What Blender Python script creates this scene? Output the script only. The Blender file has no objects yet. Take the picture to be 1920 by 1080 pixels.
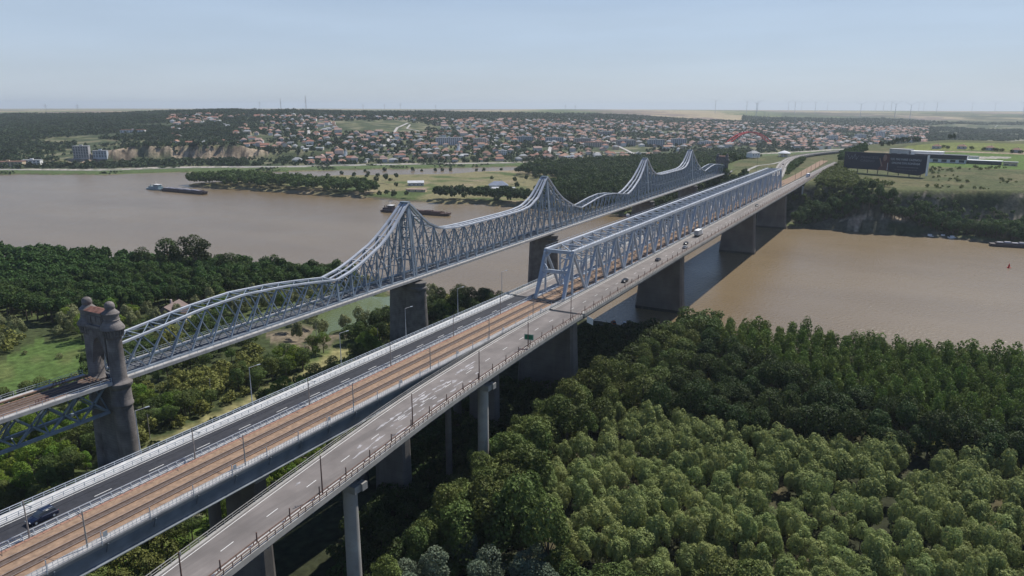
import bpy, math, random
import numpy as np
from mathutils import Vector, Matrix
S = bpy.context.scene
COL = S.collection
R_ = math.radians

# ---------------------------------------------------------------- camera, world, sun, exposure
CAM = (-117.32, -193.32, 110.02); YAW, PITCH, ROLL = 0.497, -0.245, 0.003
FPX = 1357.2
def cam_rows():
    cy, sy, cp, sp = math.cos(YAW), math.sin(YAW), math.cos(PITCH), math.sin(PITCH)
    f = np.array([cy*cp, sy*cp, sp]); r = np.array([sy, -cy, 0.]); u = np.cross(r, f)
    cr, sr = math.cos(ROLL), math.sin(ROLL)
    return np.array([cr*r+sr*u, -sr*r+cr*u, f])
CR = cam_rows()
cd = bpy.data.cameras.new('camera'); cam = bpy.data.objects.new('camera', cd); COL.objects.link(cam)
cd.sensor_fit = 'HORIZONTAL'; cd.sensor_width = 36; cd.lens = FPX/1920*36
cd.clip_start = 1; cd.clip_end = 80000
cam.matrix_world = Matrix([[CR[0][i], CR[1][i], -CR[2][i], CAM[i]] for i in range(3)] + [[0, 0, 0, 1]])
S.camera = cam
HAZE = 0.6e-4
SUN_EL, SUN_AZ = R_(52), R_(-13)       # azimuth measured from +X towards +Y
sd = Vector((math.cos(SUN_EL)*math.cos(SUN_AZ), math.cos(SUN_EL)*math.sin(SUN_AZ), math.sin(SUN_EL)))
sl = bpy.data.lights.new('sun', 'SUN'); sl.energy = 4.8; sl.angle = R_(0.55); sl.color = (1, .95, .87)
so = bpy.data.objects.new('sun', sl); COL.objects.link(so)
so.rotation_euler = sd.to_track_quat('Z', 'Y').to_euler()
w = bpy.data.worlds.new("World"); S.world = w; w.use_nodes = True
nt = w.node_tree; nt.nodes.clear()
sky = nt.nodes.new('ShaderNodeTexSky'); sky.sky_type = 'NISHITA'; sky.sun_disc = False
sky.sun_elevation = SUN_EL; sky.sun_rotation = math.pi/2 - SUN_AZ
sky.altitude = 100; sky.air_density = 1.0; sky.dust_density = 0.4; sky.ozone_density = 3
bg = nt.nodes.new('ShaderNodeBackground'); bg.inputs[1].default_value = 0.095
wo = nt.nodes.new('ShaderNodeOutputWorld')
tc = nt.nodes.new('ShaderNodeTexCoord'); sx = nt.nodes.new('ShaderNodeSeparateXYZ'); nt.links.new(tc.outputs['Generated'], sx.inputs[0])
rp = nt.nodes.new('ShaderNodeValToRGB'); nt.links.new(sx.outputs['Z'], rp.inputs[0]); rp.color_ramp.interpolation = 'EASE'
for i, (p, c) in enumerate(((0, (.50,.57,.65)), (.10, (.46,.57,.72)), (.20, (.25,.37,.58)), (.42, (.09,.17,.36)), (1, (.04,.09,.24)))):
    e = rp.color_ramp.elements[i] if i < 2 else rp.color_ramp.elements.new(p); e.position = p; e.color = (*c, 1)
mpn = nt.nodes.new('ShaderNodeMapping'); mpn.inputs['Scale'].default_value = (2.2, 2.2, 16); nt.links.new(tc.outputs['Generated'], mpn.inputs[0])
nzs = nt.nodes.new('ShaderNodeTexNoise'); nzs.inputs['Scale'].default_value = 1.6; nzs.inputs['Detail'].default_value = 5; nt.links.new(mpn.outputs[0], nzs.inputs['Vector'])
mrs = nt.nodes.new('ShaderNodeMapRange'); mrs.inputs[1].default_value = .35; mrs.inputs[2].default_value = .7; mrs.inputs[3].default_value = 9.6; mrs.inputs[4].default_value = 10.5; nt.links.new(nzs.outputs[0], mrs.inputs[0])
sc = nt.nodes.new('ShaderNodeVectorMath'); sc.operation = 'SCALE'; nt.links.new(mrs.outputs[0], sc.inputs['Scale']); nt.links.new(rp.outputs[0], sc.inputs[0])
mxs = nt.nodes.new('ShaderNodeMix'); mxs.data_type = 'RGBA'; mxs.inputs[0].default_value = .88      # summer haze thins the clear-sky colours
nt.links.new(sky.outputs[0], mxs.inputs[6]); nt.links.new(sc.outputs[0], mxs.inputs[7])
nt.links.new(mxs.outputs[2], bg.inputs[0]); nt.links.new(bg.outputs[0], wo.inputs[0])
S.view_settings.view_transform = 'Standard'; S.view_settings.look = 'None'
S.view_settings.exposure = 0.12; S.view_settings.gamma = 1
S.cycles.max_bounces = 5; S.cycles.diffuse_bounces = 2; S.cycles.glossy_bounces = 2
S.cycles.transmission_bounces = 2; S.cycles.transparent_max_bounces = 4; S.cycles.volume_bounces = 0

def in_view(x, y, z, m=0.06):
    q = CR @ (np.array([x, y, z]) - np.array(CAM))
    if q[2] < 5: return False
    u = q[0]/q[2]*FPX/960; v = q[1]/q[2]*FPX/540
    return abs(u) < 1+m and -1-2*m < v < 1+m

# ---------------------------------------------------------------- helpers
def tag(o, label=None, cat=None, group=None, kind=None):
    if label: o['label'] = label
    if cat: o['category'] = cat
    if group: o['group'] = group
    if kind: o['kind'] = kind
    return o
def thing(name, label, cat, loc=(0, 0, 0), rz=0, group=None):
    o = bpy.data.objects.new(name, None); COL.objects.link(o)
    o.location = loc; o.rotation_euler = (0, 0, rz); o.empty_display_size = 0.5
    return tag(o, label, cat, group)
def copy_tree(o, parent=None):
    c = o.copy(); COL.objects.link(c)
    if parent: c.parent = parent
    for ch in list(o.children): copy_tree(ch, c)
    return c
def fast_mesh(name, V, F, mats, mi=None, smooth=False, cols=None):
    V = np.asarray(V, dtype=np.float32); F = np.asarray(F, dtype=np.int32)
    n, k = F.shape
    me = bpy.data.meshes.new(name)
    me.vertices.add(len(V)); me.vertices.foreach_set('co', V.ravel())
    me.loops.add(n*k); me.loops.foreach_set('vertex_index', F.ravel())
    me.polygons.add(n); me.polygons.foreach_set('loop_start', np.arange(n, dtype=np.int32)*k)
    me.polygons.foreach_set('loop_total', np.full(n, k, dtype=np.int32))
    for m in mats: me.materials.append(m)
    if mi is not None: me.polygons.foreach_set('material_index', np.asarray(mi, dtype=np.int32))
    me.polygons.foreach_set('use_smooth', np.full(n, smooth))
    me.update(calc_edges=True)
    if cols is not None:
        a = me.color_attributes.new('cover', 'FLOAT_COLOR', 'POINT')
        a.data.foreach_set('color', np.asarray(cols, dtype=np.float32).ravel())
    return me
def link(name, me, parent=None, loc=(0, 0, 0)):
    o = bpy.data.objects.new(name, me); COL.objects.link(o)
    if parent: o.parent = parent
    else: o.location = loc
    return o
class MB:
    def __init__(s): s.v = []; s.f = []; s.m = []
    def add(s, V, F, m=0):
        b = len(s.v); s.v += [tuple(p) for p in V]
        s.f += [tuple(b+i for i in f) for f in F]; s.m += [m]*len(F)
    def box(s, x0, x1, y0, y1, z0, z1, m=0):
        s.add([(x0,y0,z0),(x1,y0,z0),(x1,y1,z0),(x0,y1,z0),(x0,y0,z1),(x1,y0,z1),(x1,y1,z1),(x0,y1,z1)],
              [(0,3,2,1),(4,5,6,7),(0,1,5,4),(1,2,6,5),(2,3,7,6),(3,0,4,7)], m)
    def beam(s, a, b, w, h=None, m=0, up=(0, 0, 1)):
        h = h or w; a = Vector(a); b = Vector(b); d = (b-a)
        if d.length < 1e-6: return
        d.normalize(); u = Vector(up)
        if abs(d.dot(u)) > .97: u = Vector((0, 1, 0))
        r = d.cross(u).normalized(); u = r.cross(d)
        V = []
        for p in (a, b):
            for sx, sy in ((-1,-1),(1,-1),(1,1),(-1,1)): V.append(p + r*sx*w/2 + u*sy*h/2)
        s.add(V, [(3,2,1,0),(4,5,6,7),(0,1,5,4),(1,2,6,5),(2,3,7,6),(3,0,4,7)], m)
    def tube(s, a, b, r0, r1=None, n=8, m=0, caps=True):
        r1 = r0 if r1 is None else r1
        a = Vector(a); b = Vector(b); d = (b-a).normalized(); u = Vector((0,0,1)) if abs(d.z) < .9 else Vector((1,0,0))
        x = d.cross(u).normalized(); y = d.cross(x)
        V = [p + (x*math.cos(2*math.pi*i/n) + y*math.sin(2*math.pi*i/n))*r for p, r in ((a, r0), (b, r1)) for i in range(n)]
        F = [(i, (i+1) % n, n+(i+1) % n, n+i) for i in range(n)]
        if caps: F += [tuple(range(n))[::-1], tuple(range(n, 2*n))]
        s.add(V, F, m)
    def lathe(s, prof, cx=0, cy=0, n=24, m=0):
        V = [(cx+r*math.cos(2*math.pi*i/n), cy+r*math.sin(2*math.pi*i/n), z) for r, z in prof for i in range(n)]
        F = [(k*n+i, k*n+(i+1) % n, (k+1)*n+(i+1) % n, (k+1)*n+i) for k in range(len(prof)-1) for i in range(n)]
        F += [tuple(range(n))[::-1], tuple(range((len(prof)-1)*n, len(prof)*n))]
        s.add(V, F, m)
    def loft(s, secs, m=0, closed=True):
        # secs: list of rings (lists of points with equal count)
        n = len(secs[0]); V = [p for r in secs for p in r]
        F = [(k*n+i, k*n+(i+1) % n, (k+1)*n+(i+1) % n, (k+1)*n+i) for k in range(len(secs)-1) for i in range(n if closed else n-1)]
        if closed: F += [tuple(range(n))[::-1], tuple(range((len(secs)-1)*n, len(secs)*n))]
        s.add(V, F, m)
    def build(s, name, mats, parent=None, loc=(0, 0, 0), smooth=False):
        if not isinstance(mats, (list, tuple)): mats = [mats]
        me = bpy.data.meshes.new(name); me.from_pydata([tuple(p) for p in s.v], [], s.f)
        for m in mats: me.materials.append(m)
        me.polygons.foreach_set('material_index', s.m)
        if smooth:
            me.polygons.foreach_set('use_smooth', [True]*len(s.f))
            me.set_sharp_from_angle(angle=R_(40))
        me.update()
        return link(name, me, parent, loc)

def grime(m, col, scale, lo, hi, amt=.8, stretch=(1, 1, 1)):
    # irregular stains of another colour over a material
    t = m.node_tree; N = t.nodes; L = t.links; b = N['Principled BSDF']; src = b.inputs['Base Color'].links[0].from_socket
    g = N.new('ShaderNodeNewGeometry'); mp = N.new('ShaderNodeMapping'); mp.inputs['Scale'].default_value = stretch; L.new(g.outputs['Position'], mp.inputs[0])
    nz = N.new('ShaderNodeTexNoise'); nz.inputs['Scale'].default_value = scale; nz.inputs['Detail'].default_value = 7; nz.inputs['Roughness'].default_value = .65; L.new(mp.outputs[0], nz.inputs['Vector'])
    mr = N.new('ShaderNodeMapRange'); mr.inputs[1].default_value = lo; mr.inputs[2].default_value = hi; mr.inputs[4].default_value = amt; L.new(nz.outputs[0], mr.inputs[0])
    mx = N.new('ShaderNodeMix'); mx.data_type = 'RGBA'; L.new(mr.outputs[0], mx.inputs[0]); L.new(src, mx.inputs[6]); mx.inputs[7].default_value = (*col, 1)
    L.new(mx.outputs[2], b.inputs['Base Color']); return m
def courses(m, h, col, line=.1, wet=None):
    # horizontal joints every h metres, and a wet band near the waterline
    t = m.node_tree; N = t.nodes; L = t.links; b = N['Principled BSDF']; src = b.inputs['Base Color'].links[0].from_socket
    g = N.new('ShaderNodeNewGeometry'); s = N.new('ShaderNodeSeparateXYZ'); L.new(g.outputs['Position'], s.inputs[0])
    d = N.new('ShaderNodeMath'); d.operation = 'DIVIDE'; d.inputs[1].default_value = h; L.new(s.outputs[2], d.inputs[0])
    f = N.new('ShaderNodeMath'); f.operation = 'FRACT'; L.new(d.outputs[0], f.inputs[0])
    c = N.new('ShaderNodeMath'); c.operation = 'LESS_THAN'; c.inputs[1].default_value = line; L.new(f.outputs[0], c.inputs[0])
    k = N.new('ShaderNodeMath'); k.operation = 'MULTIPLY'; k.inputs[1].default_value = .55; L.new(c.outputs[0], k.inputs[0]); fac = k.outputs[0]
    if wet:
        w_ = N.new('ShaderNodeMath'); w_.operation = 'LESS_THAN'; w_.inputs[1].default_value = wet; L.new(s.outputs[2], w_.inputs[0])
        a = N.new('ShaderNodeMath'); a.operation = 'MAXIMUM'; L.new(k.outputs[0], a.inputs[0]); L.new(w_.outputs[0], a.inputs[1]); fac = a.outputs[0]
    mx = N.new('ShaderNodeMix'); mx.data_type = 'RGBA'; L.new(fac, mx.inputs[0]); L.new(src, mx.inputs[6]); mx.inputs[7].default_value = (*col, 1)
    L.new(mx.outputs[2], b.inputs['Base Color']); return m
def mat(name, col, rough=.7, var=.25, scale=.4, metal=0, bump=0, bscale=None, col2=None, spec=.3, rnd=0, detail=5):
    m = bpy.data.materials.new(name); m.use_nodes = True; t = m.node_tree; N = t.nodes; L = t.links
    b = N['Principled BSDF']; b.inputs['Roughness'].default_value = rough; b.inputs['Metallic'].default_value = metal
    b.inputs['Specular IOR Level'].default_value = spec
    g = N.new('ShaderNodeNewGeometry')
    nz = N.new('ShaderNodeTexNoise'); nz.inputs['Scale'].default_value = scale; nz.inputs['Detail'].default_value = detail
    L.new(g.outputs['Position'], nz.inputs['Vector'])
    cr = N.new('ShaderNodeValToRGB'); c2 = col2 or tuple(c*(1-var) for c in col); c1 = tuple(min(1, c*(1+var*.6)) for c in col) if not col2 else col
    cr.color_ramp.elements[0].position = .3; cr.color_ramp.elements[1].position = .7
    cr.color_ramp.elements[0].color = (*c2, 1); cr.color_ramp.elements[1].color = (*c1, 1)
    L.new(nz.outputs[0], cr.inputs[0]); out = cr.outputs[0]
    if rnd:
        oi = N.new('ShaderNodeObjectInfo'); mr = N.new('ShaderNodeMapRange'); mr.inputs[3].default_value = 1-rnd; mr.inputs[4].default_value = 1+rnd
        L.new(oi.outputs['Random'], mr.inputs[0])
        hs = N.new('ShaderNodeHueSaturation'); L.new(mr.outputs[0], hs.inputs['Value']); L.new(out, hs.inputs['Color'])
        m2 = N.new('ShaderNodeMath'); m2.operation = 'MULTIPLY'; m2.inputs[1].default_value = 7.31; L.new(oi.outputs['Random'], m2.inputs[0])
        m3 = N.new('ShaderNodeMath'); m3.operation = 'FRACT'; L.new(m2.outputs[0], m3.inputs[0])
        mr2 = N.new('ShaderNodeMapRange'); mr2.inputs[3].default_value = .5-.035*rnd/.25; mr2.inputs[4].default_value = .5+.02*rnd/.25
        L.new(m3.outputs[0], mr2.inputs[0]); L.new(mr2.outputs[0], hs.inputs['Hue']); out = hs.outputs[0]
    L.new(out, b.inputs['Base Color'])
    if bump:
        n2 = N.new('ShaderNodeTexNoise'); n2.inputs['Scale'].default_value = bscale or scale*4; n2.inputs['Detail'].default_value = 6
        L.new(g.outputs['Position'], n2.inputs['Vector'])
        bp = N.new('ShaderNodeBump'); bp.inputs['Strength'].default_value = 1; bp.inputs['Distance'].default_value = bump
        L.new(n2.outputs[0], bp.inputs['Height']); L.new(bp.outputs[0], b.inputs['Normal'])
    return m

# ---------------------------------------------------------------- terrain (heights above the water)
SEGW = [(700,-6000),(250,-600),(232,-243),(227,-210),(224,-160),(224,-100),(226,0),(228,120),(205,200),(178,300),(150,400),(100,700),(-100,1500),(-900,5000),
        (-100,5000),(300,1500),(531,1110),(614,971),(708,910),(750,840),(796,763),(885,698),(962,614),(1032,543),(1105,470),(1160,412),
        (1135,395),(1050,404),(984,446),(903,482),(826,556),(775,623),(680,665),(582,712),(566,690),(572,619),(580,500),(585,390),(590,290),(607,200),(603,131),(598,67),
        (603,0),(603,-98),(614,-130),(616,-160),(612,-198),(612,-239),(605,-266),(598,-290),(575,-500),(1100,-6000)]
LINEB = [(-400,3000),(300,1500),(531,1110),(614,971),(708,910),(750,840),(796,763),(885,698),(962,614),(1032,543),(1105,470),(1300,300),(1700,60),(2400,-300),(4000,-1200)]
EDGEH = [(652,-62),(658,-110),(642,-135),(632,-160),(638,-200),(655,-240),(684,-290),(705,-400),(730,-800),(1500,-4000),(4000,-1400),(1900,-320),(1500,-170),(1250,-60),(1050,20),(900,20),(790,-5),(740,-40)]
def seg_dist(px, py, pts, closed):
    d = np.full(px.shape, 1e18); n = len(pts)
    for i in range(n if closed else n-1):
        ax, ay = pts[i]; bx, by = pts[(i+1) % n]; dx, dy = bx-ax, by-ay
        t = np.clip(((px-ax)*dx + (py-ay)*dy)/(dx*dx+dy*dy), 0, 1)
        d = np.minimum(d, (px-ax-t*dx)**2 + (py-ay-t*dy)**2)
    return np.sqrt(d)
def inside(px, py, pts):
    c = np.zeros(px.shape, bool); n = len(pts)
    for i in range(n):
        ax, ay = pts[i]; bx, by = pts[(i+1) % n]
        if ay == by: continue
        c ^= ((ay > py) != (by > py)) & (px < (bx-ax)*(py-ay)/(by-ay)+ax)
    return c
def side(px, py, pts):      # signed distance, positive to the left-hand/far side of the line
    d = np.full(px.shape, 1e18); s = np.zeros(px.shape)
    for i in range(len(pts)-1):
        ax, ay = pts[i]; bx, by = pts[i+1]; dx, dy = bx-ax, by-ay
        t = np.clip(((px-ax)*dx + (py-ay)*dy)/(dx*dx+dy*dy), 0, 1)
        dd = (px-ax-t*dx)**2 + (py-ay-t*dy)**2; m = dd < d-1e-6
        cr = dx*(py-ay) - dy*(px-ax)
        d = np.where(m, dd, d); s = np.where(m, np.sign(cr), s)
    return np.sqrt(d)*s
def sstep(a, b, x):
    t = np.clip((x-a)/(b-a), 0, 1); return t*t*(3-2*t)
_rs = np.random.RandomState(7); _T = _rs.rand(256, 256)
def vnoise(x, y):
    xi = np.floor(x).astype(int); yi = np.floor(y).astype(int); fx = x-xi; fy = y-yi
    fx = fx*fx*(3-2*fx); fy = fy*fy*(3-2*fy); xi &= 255; yi &= 255; x2 = (xi+1) & 255; y2 = (yi+1) & 255
    return (_T[xi, yi]*(1-fx)+_T[x2, yi]*fx)*(1-fy) + (_T[xi, y2]*(1-fx)+_T[x2, y2]*fx)*fy
def fbm(x, y, s, o=4):
    r = 0; a = .5; x = x/s; y = y/s
    for _ in range(o): r = r + a*vnoise(x, y); x = x*2.03+17.1; y = y*2.03+5.7; a *= .5
    return r/(1-.5**o)
QUARRY = [(700,1160),(718,1150),(760,1128),(803,1100),(875,1037),(945,985)]
RB = 6.37e6/.87
def terrain(x, y, full=False):
    x = np.asarray(x, float); y = np.asarray(y, float)
    jx = (fbm(x, y, 60)-.5)*22; jy = (fbm(x+900, y+300, 60)-.5)*22
    near = sstep(60, 0, seg_dist(x, y, [(-200, -78), (1000, -95)], False))
    jx = jx*(1-.7*near)
    X = x+jx; Y = y+jy
    wd = seg_dist(X, Y, SEGW, True); inw = inside(X, Y, SEGW)
    sd_ = np.where(inw, -wd, wd)
    land = np.minimum(2.6, .35*sd_+.1) + 1.2*(fbm(x, y, 90)-.45)*np.clip(sd_/25, 0, 1)
    z = np.where(inw, -np.minimum(5, .3*wd), np.maximum(land, .05*np.minimum(sd_, 2)))
    # pond on the near bank
    pd = seg_dist(x, y, POND, True); pin = inside(x, y, POND)
    z = np.where(pin, np.minimum(z, .2-np.minimum(2, .3*pd)), z); z = np.where(~pin & (pd < 8) & ~inw, np.minimum(z, .2+.3*pd), z)
    # right hill with its cliff
    hd = seg_dist(X, Y, EDGEH, True); hin = inside(X, Y, EDGEH); hs = np.where(hin, hd, -hd)
    top = 37 + np.clip((x-700)*.022, 0, 9)*sstep(-100, -130, y) + 10*sstep(1000, 1250, x)*sstep(-150, -260, y) - 24*sstep(1350, 1900, x)
    prof = sstep(-16, 8, hs)*.72 + .28*sstep(-34, -14, hs)
    soft = sstep(-70, 6, hs)
    k = sstep(-50, -75, y)*sstep(1300, 1000, x)       # real cliff only towards the river
    prof = prof*k + soft*(1-k)
    rough_ = (fbm(x, y, 14)-.5)*7*np.exp(-((hs+8)/14)**2)*k
    z = np.where(~inw, np.maximum(z, (top*prof+rough_)*(prof > .002)), z)
    # town side
    B = side(X, Y, LINEB)
    az = np.arctan2(y-CAM[1], x-CAM[0]); r = np.hypot(x-CAM[0], y-CAM[1])
    u = 960 - np.tan(az-YAW)*FPX     # bearing, as a smooth measure along the far bank
    slope = np.interp(u, [-400, 0, 400, 900, 1150, 1400, 1900, 2600], [.042, .046, .062, .05, .038, .025, .021, .02])
    cap = np.interp(u, [-400, 0, 300, 560, 800, 1100, 1500, 1900], [62, 66, 84, 97, 91, 82, 78, 76])
    ub = np.clip(B-90, 0, None)*slope
    hill = 4 + cap*(1-np.exp(-(ub/cap)*1.0-(ub/cap)**3*.8))
    hill = hill + (fbm(x, y, 420)-.5)*np.clip(B/40, 0, 26)*np.exp(-(B/2500)**2)
    hill = hill - 16*sstep(2100, 3000, B)*np.interp(u, [-200, 200, 400, 850, 1050], [0, .4, 1, 1, 0])
    qd = side(X, Y, QUARRY)
    qm = sstep(0, 1, 1-np.abs(np.clip((seg_dist(x, y, QUARRY, False)-10)/130, 0, 1)))
    qz = 5 + np.interp(x, [700, 745, 800, 940, 975], [9, 21, 30, 30, 12])*sstep(-2, 22, qd+(fbm(x, y, 22)-.5)*30)
    hill = np.where((qd > -60), hill*(1-qm)+np.maximum(np.minimum(hill, 60), qz)*qm, hill)
    hill = np.where((qd <= 0) & (seg_dist(x, y, QUARRY, False) < 200), np.minimum(hill, 6), hill)
    bank = np.minimum(3, .12*np.clip(B, 0, None))
    z = np.where(~inw & (B > 0), np.maximum(z, np.where(B < 60, bank, np.maximum(hill, 3))), z)
    z = z - r*r/(2*RB)*(r > 1500) + (1500**2)/(2*RB)*(r > 1500)
    if full: return z, sd_, inw, hs, B, qd, r, u
    return z
POND = [(126,54),(150,66),(168,86),(196,94),(216,84),(214,60),(206,42),(200,28),(186,20),(174,32),(150,46)]
# ---------------------------------------------------------------- bridges
ZD = 36.0; ZN = 37.9
M_chord = mat('sunlit_chord_paint', (.52,.55,.60), .45, .15, .25, 0, spec=.5)  # lighter paint, puts overhead sunlight into the colour of the top chords
M_steel = mat('bridge_paint', (.235,.29,.35), .45, .25, .25, 0, spec=.5)  # web paint darkened so its sides look shaded against the chords
M_steel2 = mat('new_bridge_paint', (.36,.41,.475), .4, .16, .3, 0, spec=.5)  # members toned down as the shaded counterpart of the sunlit top chord
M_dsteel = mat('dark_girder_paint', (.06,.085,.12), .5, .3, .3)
M_girder = mat('grey_blue_girder', (.22,.25,.28), .5, .25, .3)
M_shoulder = mat('pale_shoulder', (.55,.55,.54), .8, .2, .8)
M_floor = mat('grey_floor_steel', (.13,.14,.155), .6, .3, .6)
M_galv = mat('galvanised_steel', (.52,.56,.60), .35, .15, 1, .2)
M_stone = mat('pier_stone', (.165,.155,.148), .9, .35, .35, bump=.08, bscale=1.3)
M_stone2 = mat('gate_stone', (.195,.178,.170), .9, .4, .3, bump=.1, bscale=1.5)
M_conc = mat('concrete', (.36,.35,.33), .85, .25, .25)
M_concd = mat('pier_concrete', (.14,.13,.12), .9, .3, .12, bump=.03)  # tone lowered, shade beneath the decks put into the concrete colour
M_walk = mat('walkway_slab', (.42,.41,.40), .85, .2, .6)
M_asph_new = mat('fresh_asphalt', (.035,.037,.045), .8, .25, 1.2, spec=.3)
M_asph_old = mat('worn_asphalt', (.20,.18,.17), .85, .22, .22, bump=.01)
M_ballast = mat('rusty_ballast', (.31,.212,.145), .95, .3, 1.1, bump=.05)
M_sleeper = mat('dark_ballast', (.13,.10,.085), .95, .35, 1.6)
M_rail = mat('rail_steel', (.30,.19,.13), .5, .3, 1, .3)
M_railtop = mat('polished_rail', (.55,.50,.45), .3, .1, 1, .6)
M_rust = mat('rusty_railing', (.17,.105,.085), .8, .35, 1.5)
M_rustplate = mat('red_rusted_plate', (.19,.095,.075), .8, .5, .8)
M_line = mat('road_paint', (.72,.72,.70), .7, .15, 1)
M_stain = mat('pale_lime_stain', (.42,.41,.42), .9, .5, .5)
M_black = mat('rubber', (.02,.02,.02), .8, .1)
M_dark = mat('dark_paint', (.03,.033,.04), .4, .1)
M_plank = mat('wood_brown_plates', (.33,.19,.14), .9, .3, 3)

for m_ in (M_steel, M_chord, M_steel2): grime(m_, (.20,.13,.09), .9, .60, .74, .55, (1, 1, .35)); grime(m_, (.16,.18,.20), .12, .5, .75, .35)
courses(M_stone, .85, (.07,.062,.056)); courses(M_stone2, .7, (.11,.092,.084)); grime(M_stone2, (.07,.06,.055), .35, .52, .7, .7, (1, 1, .25)); grime(M_stone, (.06,.055,.05), .3, .55, .7, .6, (1, 1, .2))
courses(M_concd, 2.4, (.06,.055,.045), .03, 1.6); grime(M_concd, (.20,.185,.16), .25, .55, .75, .6, (1, 1, .12)); courses(M_conc, 40, (.3,.29,.27), .001)
grime(M_conc, (.20,.17,.145), .5, .5, .75, .6); grime(M_asph_old, (.12,.11,.105), .06, .5, .62, .55, (.25, 3.5, 1)); grime(M_asph_old, (.27,.25,.235), .35, .6, .72, .5, (.3, 1.6, 1))
grime(M_ballast, (.17,.125,.10), .5, .5, .7, .75, (.35, 2, 1)); grime(M_asph_new, (.07,.07,.075), .2, .55, .7, .5, (.15, 3, 1))
def wloc(o):
    v = Vector((0, 0, 0))
    while o: v += o.location; o = o.parent
    return v
def put(mb, name, mats, parent=None, **k):      # mesh given in world coordinates
    if parent:
        w_ = wloc(parent); mb.v = [(p[0]-w_.x, p[1]-w_.y, p[2]-w_.z) for p in mb.v]
    return mb.build(name, mats, parent, **k)
def node(name, parent, loc):
    o = bpy.data.objects.new(name, None); COL.objects.link(o); o.parent = parent
    o.location = Vector(loc)-wloc(parent); return o

# --- the old cantilever bridge --------------------------------------------------
HX = [0,14,28,45,62,76,90,99,106,118,124,131,137,140,143,147,153,164,176,190,210]
HZ = [8.9,10.4,12.1,13.0,12.1,10.6,8.9,10.6,12.9,17.6,21,26,31,33,31,27.4,22.6,18.3,17.1,16.9,16.9]
def Hs(x):
    if x > 375: x = 750-x
    if x <= 210: return float(np.interp(x, HX, HZ))
    if x <= 330: return float(np.interp(420-x, HX, HZ))
    return float(np.interp(x-330, HX, HZ))
def hw(z): return 4.5-2.9*z/33.
def P(x, s, z): return (x, s*hw(z), ZD+z)
old = thing('cantilever_bridge', 'long old pale grey lattice railway bridge with four pointed peaks on stone piers', 'bridge', (375, 0, 0))
def segnodes(a, b, n): return [a+(b-a)*i/n for i in range(n+1)]
def arch(a, b):
    nd = segnodes(a, b, 12); lat = MB()
    for s in (-1, 1):
        for i in range(12):
            x0, x1 = nd[i], nd[i+1]
            lat.beam(P(x0,s,0), P(x1,s,Hs(x1)-.2), .38)
            lat.beam(P(x0,s,Hs(x0)-.2), P(x1,s,0), .32, .32)
        for x in (a+.3, b-.3): lat.beam(P(x,s,0), P(x,s,Hs(x)), .6, .5)
    for i, x in enumerate(nd[:-1]):
        x1 = nd[i+1]; h = Hs(x)
        lat.beam(P(x,-1,h), P(x,1,h), .35, .3)
        lat.beam(P(x,-1,h-2.2 if h > 10 else h-1.2), P(x,1,h-2.2 if h > 10 else h-1.2), .2)
        lat.beam(P(x,-1,h), P(x1,1,Hs(x1)), .18); lat.beam(P(x,1,h), P(x1,-1,Hs(x1)), .18)
    n_ = put(lat, 'arched_truss', M_steel, old)
    for s in (-1, 1):
        tc = MB(); bc = MB()
        xs = segnodes(a, b, 24)
        for i in range(24):
            x0, x1 = xs[i], xs[i+1]
            q0 = Vector(P(x0,s,Hs(x0))); q1 = Vector(P(x1,s,Hs(x1)))
            tc.beam(q0, q1, .85, .6)
        bc.beam(P(a,s,0), P(b,s,0), .6, .7)
        put(tc, 'top_chord', M_chord, n_); put(bc, 'bottom_chord', M_steel, n_)
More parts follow.
